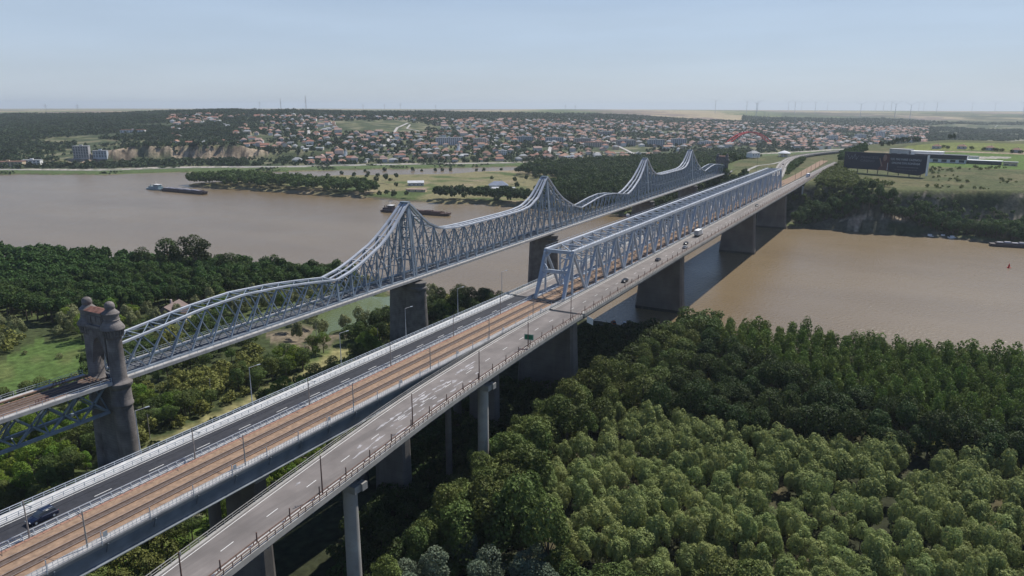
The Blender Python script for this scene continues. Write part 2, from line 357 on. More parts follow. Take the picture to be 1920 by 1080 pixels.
def cantilever(a):
    t1, t2 = a+50, a+190
    nd = segnodes(a, t1, 6) + segnodes(t1, t2, 16)[1:] + segnodes(t2, a+240, 6)[1:]
    lat = MB()
    for s in (-1, 1):
        for i in range(len(nd)-1):
            x0, x1 = nd[i], nd[i+1]; h0, h1 = Hs(x0), Hs(x1)
            lat.beam(P(x0,s,0), P(x1,s,h1-.3), .42, .36)
            lat.beam(P(x0,s,h0-.3), P(x1,s,0), .42, .36)
            if abs(x0-t1) > 3 and abs(x0-t2) > 3: lat.beam(P(x0,s,0), P(x0,s,h0), .5, .4)
            if h0 > 14 and i % 1 == 0:
                m0 = min(h0, h1)*.5; xm = (x0+x1)/2
                lat.beam(P(xm,s,m0), P(x0,s,m0*1.02), .22); lat.beam(P(xm,s,m0), P(x1,s,m0*1.02), .22)
    for i, x in enumerate(nd):      # sway frames between the two sides
        h = Hs(x)
        if abs(x-t1) < 1 or abs(x-t2) < 1: continue
        lat.beam(P(x,-1,h-.2), P(x,1,h-.2), .35)
        z = 6.2
        while z < h-1:
            z2 = min(h-.4, z+5.5)
            lat.beam(P(x,-1,z), P(x,1,z), .25)
            lat.beam(P(x,-1,z), P(x,1,z2), .2); lat.beam(P(x,1,z), P(x,-1,z2), .2)
            z = z2 if z2 < h-1.5 else h
    n_ = put(lat, 'cantilever_truss', M_steel, old)
    for t in (t1, t2):
        for s in (-1, 1):
            tp = MB()
            for e in (-1, 1):       # tapering box leg made of two plates with battens
                tp.beam(P(t+e*1.0,s,0), P(t+e*.35,s,32.6), .45, 1.0, up=(1,0,0))
                tp.beam(P(t+e*8.75,s,0), P(t+e*.3,s,32.6), .42, .42)
            for k in range(1, 13):
                z = k*2.5; e = 1.0-.65*z/32.6
                tp.beam(P(t-e,s,z), P(t+e,s,z), .5, .25)
            put(tp, 'tower_post', M_steel, n_)
        cb = MB()
        for k, z in enumerate((7.5, 12.5, 17.5, 22, 26, 29.5)):
            z2 = (12.5,17.5,22,26,29.5,32.3)[k]
            cb.beam(P(t,-1,z), P(t,1,z), .5, .6)
            cb.beam(P(t,-1,z), P(t,1,z2), .28); cb.beam(P(t,1,z), P(t,-1,z2), .28)
        cb.box(t-1.1, t+1.1, -2.1, 2.1, ZD+32.9, ZD+33.5)
        put(cb, 'tower_cross_frame', M_steel, n_)
    xs = sorted(set([round(a+i*4, 2) for i in range(61)]+[t1, t2, t1-3, t1+3, t2-3, t2+3]))
    for s in (-1, 1):
        tc = MB(); bc = MB()
        for i in range(len(xs)-1):
            x0, x1 = xs[i], xs[i+1]
            tc.beam(P(x0,s,Hs(x0)), P(x1,s,Hs(x1)), 1.25, .7)
        bc.beam(P(a,s,0), P(a+240,s,0), .7, .8)
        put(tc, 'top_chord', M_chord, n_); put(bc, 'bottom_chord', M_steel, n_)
    mw = MB()
    for i in range(len(xs)-1):
        x0, x1 = xs[i], xs[i+1]
        mw.beam((x0,0,ZD+Hs(x0)+.1), (x1,0,ZD+Hs(x1)+.1), .8, .3)
    for x in nd: mw.beam(P(x,-1,Hs(x)), P(x,1,Hs(x)), .5, .25)
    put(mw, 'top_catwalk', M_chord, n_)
for a in (0, 330, 660): arch(a, a+90)
for a in (90, 420): cantilever(a)
def old_deck(x0, x1, parent, redbits=False):
    d = MB()
    d.box(x0, x1, -6.7, -4.9, ZD-.5, ZD-.1, 1); d.box(x0, x1, 4.9, 6.7, ZD-.5, ZD-.1, 1)
    d.box(x0, x1, -6.85, -6.7, ZD-1.0, ZD-.05, 1); d.box(x0, x1, 6.7, 6.85, ZD-1.0, ZD-.05, 1)
    d.box(x0, x1, -2.6, 2.6, ZD-.7, ZD-.35, 2)
    d.box(x0, x1, -1.6, -1.2, ZD-1.6, ZD-.7, 0); d.box(x0, x1, 1.2, 1.6, ZD-1.6, ZD-.7, 0)
    x = x0+.5
    while x < x1:
        d.beam((x,-6.6,ZD-.9), (x,6.6,ZD-.9), .35, .7, 0); x += 3.75
    dk = put(d, 'deck', [M_steel, M_walk, M_floor if parent is old else M_sleeper], parent)
    t = MB()
    for y in (-.72, .72): t.box(x0, x1, y-.06, y+.06, ZD-.35, ZD-.17)
    for y in (-2.9, 2.9): t.box(x0, x1, y-.3, y+.3, ZD-.45, ZD-.2)
    put(t, 'track', M_floor if parent is old else M_rail, dk)
    for y in (-6.6, 6.6):
        r = MB(); n = int((x1-x0)/3)
        for i in range(n+1):
            x = x0+(x1-x0)*i/n; r.beam((x,y,ZD-.1), (x,y,ZD+1.1), .09)
        for z in (.55, 1.1): r.beam((x0,y,ZD+z), (x1,y,ZD+z), .08)
        put(r, 'railing', M_galv, dk)
    return dk
old_deck(-1, 751, old)
def stone_pier(x, parent):
    m = MB(); secs = []
    def ring(hx, hy, z):
        pts = []
        for i in range(32):
            a = 2*math.pi*i/32; c, s_ = math.cos(a), math.sin(a)
            pts.append((x+hx*c, (hy-hx)*(1 if s_ > 0 else -1)*(min(1, abs(s_)*6)) + hx*s_, z))
        return pts
    for hx, hy, z in [(4.6,10.6,-6),(4.3,10.3,4),(3.4,9.3,30.2),(3.4,9.3,30.25),(3.9,9.8,30.6),(3.9,9.8,31.5),(3.3,9.2,31.8),(3.3,9.2,32.8),(3.7,9.6,33.0),(3.7,9.6,33.9),(3.0,8.9,34.1)]:
        secs.append(ring(hx, hy, z))
    m.loft(secs); p = put(m, 'pier', M_stone, parent, smooth=True)
    for s in (-1, 1):
        b = MB(); b.box(x-1.1, x+1.1, s*4.4-.9, s*4.4+.9, 34.1, 35.5); put(b, 'bearing', M_dsteel, p)
for x in (140, 280, 470, 610): stone_pier(x, old)

def stone_gate(x, lab, far):
    g = thing('stone_gate_tower', lab, 'tower', (x, 0, 0))
    for s in (-1, 1):
        cy = s*5.1-.6
        c = MB()
        c.lathe([(3.5,-4),(3.2,6),(2.65,24),(2.5,28),(2.95,28.3),(2.95,28.8),(2.75,29.1),(2.65,33.2),(2.9,33.5),(3.3,34.2),(3.3,34.9),(2.8,35.2),(2.3,35.6),(2.15,36.2),(1.95,45),(2.0,48)], x, cy, 28)
        col_ = put(c, 'column', M_stone2, g, smooth=True)
        k = MB()
        k.lathe([(2.1,48),(2.5,48.4),(2.6,50.4),(3.15,50.5),(3.15,50.9),(2.4,52.1),(2.0,52.8),(2.0,52.9),(2.2,53.1),(2.0,53.3),(2.0,54.6),(2.25,54.7),(2.25,55.0),(1.65,55.6),(1.3,56.0)], x, cy, 28)
        cap_ = put(k, 'capital', M_stone2, g, smooth=True)
        f = MB()
        f.lathe([(1.3,56.0),(1.15,56.2),(1.3,56.4),(1.35,57.0),(1.2,57.6),(.85,58.0),(.3,58.25),(.05,58.3)], x, cy, 20)
        put(f, 'domed_finial', M_stone2, cap_, smooth=True)
        t = MB()
        for i in range(22):
            a = 2*math.pi*i/22; t.beam((x+2.35*math.cos(a), cy+2.35*math.sin(a), 48.3), (x+2.75*math.cos(a), cy+2.75*math.sin(a), 50.45), .3, .36)
        put(t, 'corbel_ring', M_stone, cap_)
    # pointed arch wall between the columns
    l = MB(); n = 16; x0, x1 = x-1.7, x+1.7
    op = []
    for i in range(n+1):
        y = -3.4+6.8*i/n; t_ = abs(y)/3.4; op.append((y-.6, 47.6-1.6*t_-6.5*t_**3.2))
    for i in range(n):
        (y0, a0), (y1, a1) = op[i], op[i+1]
        l.add([(x0,y0,a0),(x1,y0,a0),(x1,y1,a1),(x0,y1,a1),(x0,y0,50.4),(x1,y0,50.4),(x1,y1,50.4),(x0,y1,50.4)],
              [(0,3,2,1),(4,5,6,7),(0,1,5,4),(1,2,6,5),(2,3,7,6),(3,0,4,7)])
    l.box(x-2.3, x+2.3, -4.2, 3.0, 50.4, 51.2); l.box(x-1.7, x+1.7, -4.2, 3.0, 51.2, 54.6)
    l.box(x-2.0, x+2.0, -4.2, 3.0, 54.6, 55.0)
    for yy in (-2.9, -.6, 1.7): l.box(x-1.9, x-1.7, yy-.95, yy+.95, 52.0, 53.9)
    for i in range(12):
        yy = -4.0+6.8*i/11; l.box(x-2.2, x-1.7, yy-.18, yy+.18, 49.6, 50.4)
    li = put(l, 'arch_wall', M_stone2, g)
    r = MB(); r.add([(x-2.1,-4.3,55.02),(x+2.1,-4.3,55.02),(x+2.1,3.1,55.02),(x-2.1,3.1,55.02),(x,-4.2,55.8),(x,3.0,55.8)], [(0,1,4),(1,2,5,4),(2,3,5),(3,0,4,5),(3,2,1,0)])
    put(r, 'rusty_roof', M_rustplate, g)
    b = MB(); b.loft([[(x-2.6,-5.6,-4),(x+2.6,-5.6,-4),(x+2.6,4.6,-4),(x-2.6,4.6,-4)],[(x-1.9,-5.4,34.4),(x+1.9,-5.4,34.4),(x+1.9,4.4,34.4),(x-1.9,4.4,34.4)]])
    put(b, 'pier_wall', M_stone, g)
    return g
stone_gate(-2.2, "brown stone gate tower with domed columns and rusty roof at the near bridge end", False)
stone_gate(752.2, 'distant dark stone gate tower at the far end of the old bridge', True)

def approach(x0, x1, name, lab):
    g = thing(name, lab, 'bridge', ((x0+x1)/2, 0, 0))
    old_deck(x0, x1, g)
    for s in (-1, 1):
        t = MB(); n = int((x1-x0)/8)
        t.beam((x0,s*3.6,ZD-1.6), (x1,s*3.6,ZD-1.6), .6, .7); t.beam((x0,s*3.6,ZD-9.6), (x1,s*3.6,ZD-9.6), .8, .8)
        for i in range(n):
            a = x0+(x1-x0)*i/n; b = x0+(x1-x0)*(i+1)/n
            t.beam((a,s*3.6,ZD-1.6), (b,s*3.6,ZD-9.6), .45); t.beam((a,s*3.6,ZD-9.6), (b,s*3.6,ZD-1.6), .45)
        put(t, 'side_truss', M_steel, g)
    t = MB(); n = int((x1-x0)/8)
    for i in range(n+1):
        a = x0+(x1-x0)*i/n; b = min(x1, a+(x1-x0)/n)
        t.beam((a,-3.6,ZD-9.6), (a,3.6,ZD-9.6), .4); t.beam((a,-3.6,ZD-9.4), (b,3.6,ZD-9.4), .3); t.beam((a,-3.6,ZD-9.6), (a,3.6,ZD-1.8), .3); t.beam((a,3.6,ZD-9.6), (a,-3.6,ZD-1.8), .3)
    put(t, 'cross_bracing', M_steel, g)
    m = MB()
    for y in (-4.75, 4.75): m.box(x0, x1, y-.35, y+.35, ZD-.3, ZD+.05)
    put(m, 'trackside_beam', M_rail, g)
    for k in range(5):
        r = MB()
        a = x0+(x1-x0)*(.35+.13*k)
        for i in range(5): r.beam((a+i*.8,4.2-9.1*(k % 2),ZD), (a+i*.8,4.2-9.1*(k % 2),ZD+1.3), .12)
        r.beam((a,4.2-9.1*(k % 2),ZD+1.3), (a+3.2,4.2-9.1*(k % 2),ZD+1.3), .15); r.beam((a,4.2-9.1*(k % 2),ZD+.7), (a+3.2,4.2-9.1*(k % 2),ZD+.7), .15)
        put(r, 'red_barrier', M_rustplate, g)
approach(-79, -5.0, 'approach_bridge', 'short old deck bridge with lattice sides below, left of the near stone gate tower')
approach(755, 800, 'approach_bridge', 'short old deck bridge beyond the distant stone gate tower')

# --- the newer road and rail bridge ---------------------------------------------
def cc(x): return -75.3-.016*(x-10)
NB = thing('truss_bridge', 'blue grey box truss bridge carrying two railway tracks between two roads', 'bridge', (362, cc(362), 0))
WT = 5.8; HT = 17.7; XA, XB = 127., 597.
def Q(x, s, z): return (x, cc(x)+s, ZN+z)
npan = 22; PL = (XB-XA)/npan
lat = MB()
bot = [XA+PL*i for i in range(npan+1)]
topn = [XA+8.2] + [XA+PL*(i+.5) for i in range(1, npan-1)] + [XB-8.2]
for s in (-WT, WT):
    for i in range(npan):
        tp = topn[i]
        if i > 0: lat.beam(Q(bot[i],s,.3), Q(tp,s,HT-.5), .95, .75)
        if i < npan-1: lat.beam(Q(tp,s,HT-.5), Q(bot[i+1],s,.3), .95, .75)
        lat.beam(Q(tp,s,.3), Q(tp,s,HT-.5), .6, .65)
        if 0 < i: 
            lat.beam(Q(bot[i],s,.3), Q(bot[i],s,HT-.5), .6, .65)
        # gusset plates
        lat.box(tp-1.5, tp+1.5, cc(tp)+s-.34, cc(tp)+s+.34, ZN+HT-2.2, ZN+HT-.4)
        lat.box(bot[i]-1.2, bot[i]+1.2, cc(bot[i])+s-.34, cc(bot[i])+s+.34, ZN-.2, ZN+1.3)
for i in range(1, npan-1):      # sway frames: deep cross beams with knee braces
    for x in (topn[i], bot[i]):
        lat.beam(Q(x,-WT,HT-2.6), Q(x,WT,HT-2.6), .28, .3)
        lat.beam(Q(x,-WT,HT-5.8), Q(x,WT,HT-5.8), .4, .45); lat.beam(Q(x,-WT,HT-5.8), Q(x,0,HT-2.6), .28); lat.beam(Q(x,WT,HT-5.8), Q(x,0,HT-2.6), .28)
        for s in (-1, 1):
            lat.beam(Q(x,s*WT,HT-8.2), Q(x,s*3.4,HT-5.8), .3)
            lat.beam(Q(x,s*2.6,HT-2.6), Q(x,s*WT,HT-.3), .2)
LT = put(lat, 'main_truss', M_steel2, NB)
for s in (-WT, WT):
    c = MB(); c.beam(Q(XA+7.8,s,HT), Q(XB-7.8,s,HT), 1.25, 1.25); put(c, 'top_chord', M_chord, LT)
    c = MB(); c.beam(Q(XA,s,0), Q(XB,s,0), .9, 1.3); put(c, 'bottom_chord', M_steel2, LT)
tb = MB(); allx = sorted(topn + bot[1:-1])
for i, x in enumerate(allx):
    tb.beam(Q(x,-WT+.5,HT), Q(x,WT-.5,HT), .4, .5)
    if i < len(allx)-1:
        x2 = allx[i+1]; xm = (x+x2)/2
        tb.beam(Q(x,-WT+.5,HT+.1), Q(x2,WT-.5,HT+.1), .32, .3); tb.beam(Q(x,WT-.5,HT-.15), Q(x2,-WT+.5,HT-.15), .32, .3)
put(tb, 'top_bracing', M_steel2, LT)
tr = MB()
for s in (-1, 1):
    tr.beam(Q(XA+9,s*(WT+.45),HT+1.4), Q(XB-9,s*(WT+.45),HT+1.4), .09)
    for i in range(0, 150):
        x = XA+9+(XB-XA-18)*i/149; tr.beam(Q(x,s*(WT+.45),HT+.4), Q(x,s*(WT+.45),HT+1.4), .08)
put(tr, 'top_handrail', M_steel2, LT)
for xe, d in ((XA, 1), (XB, -1)):
    pf = MB(); dx = 8.2*d
    def E_(s, z): return Q(xe+dx*z/HT, s, z)
    for s in (-WT, WT): pf.beam(E_(s,-.4), E_(s,HT+.3), 1.15, 1.1, up=(1,0,0))
    pf.beam(E_(-WT,HT-.2), E_(WT,HT-.2), 1.3, 1.0, up=(1,0,0)); pf.beam(E_(-WT,10.2), E_(WT,10.2), 1.3, .9, up=(1,0,0))
    for s in (-1, 1):
        for (z0, z1) in ((15.2, 16.9), (12.7, 11.0)): pf.beam(E_(s*(WT-.5),z0), E_(s*(WT-2.2),z1), .7, .5, up=(1,0,0))
        pf.beam(E_(s*(WT-.5),7.0), E_(s*(WT-2.6),9.8), .8, .5, up=(1,0,0))
        pf.beam(E_(s*(WT-.2),2.0), E_(s*(WT-.9),9.6), .8, .7, up=(1,0,0))
    put(pf, 'portal_frame', M_steel2, NB)

def path_y(xs, ys, x0, x1, st=4.):
    g = np.arange(x0, x1+.1, st); y = np.interp(g, xs, ys)
    k = np.ones(9)/9; yp = np.concatenate([y[0]-(y[1]-y[0])*np.arange(4, 0, -1), y, y[-1]+(y[-1]-y[-2])*np.arange(1, 5)])
    return g, np.convolve(yp, k, 'valid')
def strip(m, X, Ya, Yb, z0, z1, mi=0, dz=0):
    # solid strip between side curves Ya and Yb over the stations X
    secs = []
    for i, x in enumerate(X):
        a = Ya[i] if hasattr(Ya, '__len__') else Ya; b = Yb[i] if hasattr(Yb, '__len__') else Yb
        zz = dz[i] if hasattr(dz, '__len__') else dz
        secs.append([(x,a,z0+zz),(x,b,z0+zz),(x,b,z1+zz),(x,a,z1+zz)])
    m.loft(secs, mi)
def curve_rail(m, X, Y, z, w_=.09, mi=0):
    for i in range(len(X)-1): m.beam((X[i],Y[i],z), (X[i+1],Y[i+1],z), w_, w_, mi)

# near road: side curves
RX = [-95,-50,-22,21,75,111,237,457,597,700,798,900,980]
ROUT = [-112,-105.3,-103.2,-99.3,-97.4,-97.2,-98.0,-101.2,-103.4,-104.2,-105.8,-108,-112]
RIN = [-101.5,-95.2,-91.2,-86.1,-83.3,-83.3,-85.4,-88.9,-91.2,-93.6,-96,-98.5,-102.5]
def near_road(x0, x1, parent, girder=True, rail=True):
    X, YO = path_y(RX, ROUT, x0, x1); _, YI = path_y(RX, RIN, x0, x1)
    Wd = YI-YO
    d = MB()
    strip(d, X, YO, YI, ZN-1.0, ZN-.06, 0)
    strip(d, X, YO+1.5, YI-.7, ZN-.06, ZN, 1)
    strip(d, X, YI-.7, YI, ZN-.06, ZN+.16, 0); strip(d, X, YO, YO+1.5, ZN-.06, ZN+.14, 0)
    dk = put(d, 'near_road_deck', [M_conc, M_asph_old], parent)
    mk = MB(); top = ZN+.006
    for (a, b) in ((YO+1.75, YO+1.9), (YI-1.15, YI-1.0)):
        mk.loft([[(X[i],a[i],top),(X[i],b[i],top)] for i in range(len(X))], 0, closed=False)
    x = x0+3
    while x < x1-4:
        ya, yb = [np.interp(q, X, (YO+YI)/2+.15) for q in (x, x+3)]
        mk.add([(x,ya-.08,top),(x+3,yb-.08,top),(x+3,yb+.08,top),(x,ya+.08,top)], [(0,1,2,3)]); x += 11.3
    rs = random.Random(4)
    if x0 < 60:
        for k in range(46):
            xx = rs.gauss(24, 17) if k < 50 else rs.uniform(-50, 90)
            if not x0+3 < xx < x1-6: continue
            yy = np.interp(xx, X, YO+.2*Wd+rs.random()*Wd*.55); L_ = rs.uniform(.8, 3.6); a0 = (np.interp(xx+3, X, YO)-np.interp(xx-3, X, YO))/6
            n = 11; pts = []
            for i in range(n):
                t = 2*math.pi*i/n; r = rs.uniform(.35, 1.2); px = L_*r*math.cos(t); py = rs.uniform(.12, .55)*r*math.sin(t)
                pts.append((xx+px, yy+py+px*a0, top+.004+.0004*k))
            mk.add(pts, [tuple(range(n))], 1)
    put(mk, 'road_marking', [M_line, M_stain], dk)
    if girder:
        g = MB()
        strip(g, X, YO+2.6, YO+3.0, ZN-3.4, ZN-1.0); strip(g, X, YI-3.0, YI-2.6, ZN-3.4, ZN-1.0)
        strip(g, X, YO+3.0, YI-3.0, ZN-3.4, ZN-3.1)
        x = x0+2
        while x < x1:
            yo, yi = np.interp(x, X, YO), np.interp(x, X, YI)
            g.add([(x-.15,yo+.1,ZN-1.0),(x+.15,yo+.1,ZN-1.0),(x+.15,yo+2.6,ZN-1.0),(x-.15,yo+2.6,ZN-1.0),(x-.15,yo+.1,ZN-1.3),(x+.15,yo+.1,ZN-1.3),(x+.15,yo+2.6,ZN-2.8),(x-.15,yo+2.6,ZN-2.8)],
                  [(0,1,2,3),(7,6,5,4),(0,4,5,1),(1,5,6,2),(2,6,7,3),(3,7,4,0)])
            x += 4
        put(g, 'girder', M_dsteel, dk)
    if rail:
        r = MB()
        curve_rail(r, X, YO+.15, ZN+1.15, .14); curve_rail(r, X, YO+.15, ZN+.65, .1); lr = MB(); curve_rail(lr, X, YO+1.45, ZN+.75, .16)
        for i in range((len(X)-1)*2):
            q = X[0]+i*2; yo = np.interp(q, X, YO)
            r.beam((q,yo+.15,ZN+.14), (q,yo+.15,ZN+1.15), .12); 
            if i % 2 == 0: lr.beam((q,yo+1.45,ZN+.14), (q,yo+1.45,ZN+.75), .12)
        for q in np.arange(x0+3, x1, 8.3):
            yo = np.interp(q, X, YO); lr.tube((q,yo+1.4,ZN+.14), (q,yo+1.4,ZN+2.1), .14, .12, 6)
        put(lr, 'kerb_rail', M_rust, dk)
        put(r, 'outer_railing', M_rust, dk)
        r = MB()
        curve_rail(r, X, YI-.1, ZN+1.1, .1); curve_rail(r, X, YI-.1, ZN+.6, .08)
        for i in range((len(X)-1)*2):
            q = X[0]+i*2; yi = np.interp(q, X, YI); r.beam((q,yi-.1,ZN+.16), (q,yi-.1,ZN+1.1), .1)
        put(r, 'inner_railing', M_conc, dk)
    return dk
def far_road(x0, x1, parent, fresh, curve=None):
    X = np.arange(x0, x1+.1, 4.); C = cc(X)
    d = MB(); mtop = 1
    strip(d, X, C+6.3, C+18.0, ZN-1.0, ZN-.06, 0)
    strip(d, X, C+6.9, C+14.6, ZN-.06, ZN, 1)
    strip(d, X, C+6.3, C+6.9, ZN-.06, ZN+.2, 2); strip(d, X, C+14.6, C+18.0, ZN-.06, ZN+.18, 2)
    dk = put(d, 'far_road_deck', [M_conc, M_asph_new if fresh else M_asph_old, M_shoulder if fresh else M_conc], parent)
    mk = MB(); top = ZN+.006
    for a in (7.25, 14.1):
        mk.loft([[(X[i],C[i]+a,top),(X[i],C[i]+a+.16,top)] for i in range(len(X))], 0, closed=False)
    x = -46.2+11.3*math.ceil((x0+47)/11.3)
    while x < x1-4:
        y = cc(x)+9.9; mk.add([(x,y-.09,top),(x+3.4,y-.15,top),(x+3.4,y+.03,top),(x,y+.09,top)], [(0,1,2,3)]); x += 11.3
    put(mk, 'road_marking', M_line, dk)
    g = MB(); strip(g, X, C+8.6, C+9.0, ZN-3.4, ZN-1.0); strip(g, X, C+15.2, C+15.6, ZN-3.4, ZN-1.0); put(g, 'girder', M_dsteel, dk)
    M_ = M_galv
    for y in (14.9, 17.8):
        r = MB(); curve_rail(r, X, C+y, ZN+1.05, .12); curve_rail(r, X, C+y, ZN+.62, .1)
        for i in range((len(X)-1)*2):
            q = X[0]+i*2; r.beam((q,cc(q)+y,ZN+.18), (q,cc(q)+y,ZN+1.05), .1)
        put(r, 'outer_railing', M_, dk)
    r = MB(); 
    for z in (.72, 1.2): curve_rail(r, X, C+6.6, ZN+z, .16)
    for i in range((len(X)-1)*2):
        q = X[0]+i*2; r.beam((q,cc(q)+6.6,ZN+.2), (q,cc(q)+6.6,ZN+1.25), .14)
        r.beam((q,cc(q)+6.6,ZN+1.2), (q,cc(q)+5.95,ZN+.1), .1)
    put(r, 'inner_guard_rail', M_, dk)
    return dk
def rail_deck(x0, x1, parent, viaduct):
    X = np.arange(x0, x1+.1, 4.); C = cc(X); d = MB()
    hwid = 5.1 if not viaduct else 5.9
    strip(d, X, C-hwid, C+hwid, ZN-1.0, ZN-.1, 0)
    strip(d, X, C-4.6, C+5.3, ZN-.1, ZN+.12, 1)
    for c0 in (-2.05, 2.15): strip(d, X, C+c0-.62, C+c0+.62, ZN+.12, ZN+.16, 2)
    if viaduct:
        strip(d, X, C-6.4, C-4.6, ZN-.1, ZN+.3, 3)
    dk = put(d, 'rail_deck', [M_conc, M_ballast, M_sleeper, M_walk], parent)
    t = MB()
    for c0 in (-2.05, 2.15):
        for g_ in (-.75, .75):
            strip(t, X, C+c0+g_-.06, C+c0+g_+.06, ZN+.16, ZN+.34, 0)
            strip(t, X, C+c0+g_-.05, C+c0+g_+.05, ZN+.34, ZN+.36, 1)
    put(t, 'track', [M_rail, M_railtop], dk)
    if viaduct:
        pl = MB()
        for i in range(int((x1-x0)/1.5)):
            q = x0+i*1.5; pl.box(q, q+1.42, cc(q)+5.3, cc(q)+5.95, ZN+.1, ZN+.16)
        put(pl, 'cover_plates', M_plank, dk)
        r = MB(); 
        for z in (.8, 1.35): curve_rail(r, X, C-6.3, ZN+z, .07)
        for i in range(int((x1-x0)/.8)):
            q = x0+i*.8; r.beam((q,cc(q)-6.3,ZN+.3), (q,cc(q)-6.3,ZN+1.35), .05)
        for i in range(int((x1-x0)/9)):
            q = x0+i*9; r.beam((q,cc(q)-6.35,ZN-.3), (q,cc(q)-6.35,ZN+2.3), .13)
            if i % 3 == 1: r.box(q+.3, q+1.1, cc(q)-6.42, cc(q)-6.38, ZN+1.1, ZN+2.1)
        put(r, 'railing', M_galv, dk)
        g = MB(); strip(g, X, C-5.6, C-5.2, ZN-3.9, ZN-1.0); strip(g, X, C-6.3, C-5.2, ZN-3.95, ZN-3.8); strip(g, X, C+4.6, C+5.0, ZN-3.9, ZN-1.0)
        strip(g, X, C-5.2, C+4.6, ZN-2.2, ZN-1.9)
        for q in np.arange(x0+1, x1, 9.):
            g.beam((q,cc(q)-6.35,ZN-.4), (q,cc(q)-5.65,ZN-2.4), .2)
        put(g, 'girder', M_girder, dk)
    else:
        g = MB()
        for q in np.arange(x0, x1, PL/2): g.box(q-.3, q+.3, cc(q)-17, cc(q)+17, ZN-2.6, ZN-1.0)
        put(g, 'cross_girder', M_dsteel, dk)
    return dk
near_road(115, 980, NB); far_road(127, 643, NB, False); rail_deck(127, 640, NB, False)
def wall_pier(x, y0, y1, zt, parent, hx=3.2, flare=2.6, m_=None, name='pier'):
    m = MB(); secs = []
    for t in (0, .5, 1):
        e = flare*(1-t)**1.5; z = -5+(zt+5)*t
        hy = (y1-y0)/2; cy = (y0+y1)/2; pts = []
        hh = hx*(1+.35*(1-t))
        for sx, sy in ((-1,-1),(-.6,-1.08),(.6,-1.08),(1,-1),(1,1),(.6,1.08),(-.6,1.08),(-1,1)):
            pts.append((x+sx*hh, cy+(hy+e)*sy/1.08, z))
        secs.append(pts)
    m.loft(secs); p = put(m, name, m_ or M_concd, parent)
    c = MB(); c.box(x-hx-.25, x+hx+.25, y0-.5, y1+.5, zt+.003, zt+1.2); put(c, 'pier_cap', M_conc, p)
for q in (267, 457, 597): wall_pier(q, cc(q)-11.5, cc(q)+11.5, ZN-4.9, NB)
for s in (-17, 9.2):
    pp = MB(); pp.tube((655,cc(655)+s,2), (655,cc(655)+s,ZN-3.4), .9, .8, 12); put(pp, 'support_column', M_galv, NB)
for c0, lab in ((-2.05, 'thin overhead wire above the right hand railway track'), (2.15, 'thin overhead wire above the left hand railway track')):
    m = MB()
    for i in range(-3, 4): m.beam((30*i,cc(30*i)+c0,ZN+5.6), (30*i+30,cc(30*i+30)+c0,ZN+5.6), .045)
    tag(m.build('overhead_wire', M_dark), lab, 'wire')
# left-bank viaducts
RV = thing('rail_viaduct', 'railway viaduct with two rusty ballasted tracks between the two left roads', 'viaduct', (10, cc(10), 0))
rail_deck(-91, 126.4, RV, True)
FV = thing('road_viaduct', 'viaduct road of fresh black asphalt with white shoulder left of the railway tracks', 'viaduct', (10, cc(10)+12, 0))
far_road(-91, 126.4, FV, True)
NV = thing('road_viaduct', 'viaduct road of worn grey stained asphalt on round columns, nearest the willow plantation', 'viaduct', (10, -93, 0))
near_road(-95, 114.4, NV)
wall_pier(127, cc(127)-11, cc(127)+11, ZN-4.9, RV, 3, 2)
for q in (-20, 30, 79, -70):
    wall_pier(q, cc(q)-5, cc(q)+5, ZN-5.1, RV, 1.6, .4)
    m = MB(); m.tube((q,cc(q)+11,-2), (q,cc(q)+11,ZN-4.2), 1.5, 1.3, 16); m.box(q-1.2, q+1.2, cc(q)+7.5, cc(q)+16.5, ZN-4.2, ZN-3.41); put(m, 'column', M_concd, FV)
for q in (-70, -14, 47):
    yo, yi = np.interp(q, RX, ROUT), np.interp(q, RX, RIN)
    m = MB(); m.tube((q,yo+3.4,-2), (q,yo+3.4,ZN-5.0), 1.7, 1.5, 20); put(m, 'column', M_conc, NV, smooth=True)
    if q == 47: m = MB(); m.tube((q-5,yi-1.6,-2), (q-5,yi-1.6,ZN-3.5), .95, .9, 16); put(m, 'inner_column', M_concd, NV, smooth=True)
    m = MB(); m.box(q-1.4, q+1.4, yo+.8, yi-.8, ZN-5.0, ZN-3.41); put(m, 'crosshead', M_conc, NV)
    m = MB(); m.box(q+.3, q+1.9, yo+.2, yo+1.7, ZN-4.8, ZN-3.2); put(m, 'drain_box', M_conc, NV)
# far road beyond the bridge: curving viaduct
CV = [(643,cc(643)+12),(700,-70.5),(783,-61),(850,-53),(899,-48),(960,-44.5),(1010,-44),(1060,-48),(1110,-56),(1170,-71),(1230,-88),(1300,-110)]
cv = thing('curved_road', 'pale road sweeping away in a curve beyond the far end of the truss bridge', 'road', (1000, -46, 0))
def path3(pts, st=6.):
    P_ = np.array(pts, float); L_ = np.concatenate([[0], np.cumsum(np.hypot(*np.diff(P_, axis=0).T))])
    s_ = np.arange(0, L_[-1], st); x = np.interp(s_, L_, P_[:,0]); y = np.interp(s_, L_, P_[:,1])
    k = np.ones(7)/7
    for _ in range(2):
        x = np.convolve(np.pad(x, 3, 'reflect', reflect_type='odd'), k, 'valid'); y = np.convolve(np.pad(y, 3, 'reflect', reflect_type='odd'), k, 'valid')
    dx = np.gradient(x); dy = np.gradient(y); n = np.hypot(dx, dy)
    return x, y, -dy/n, dx/n
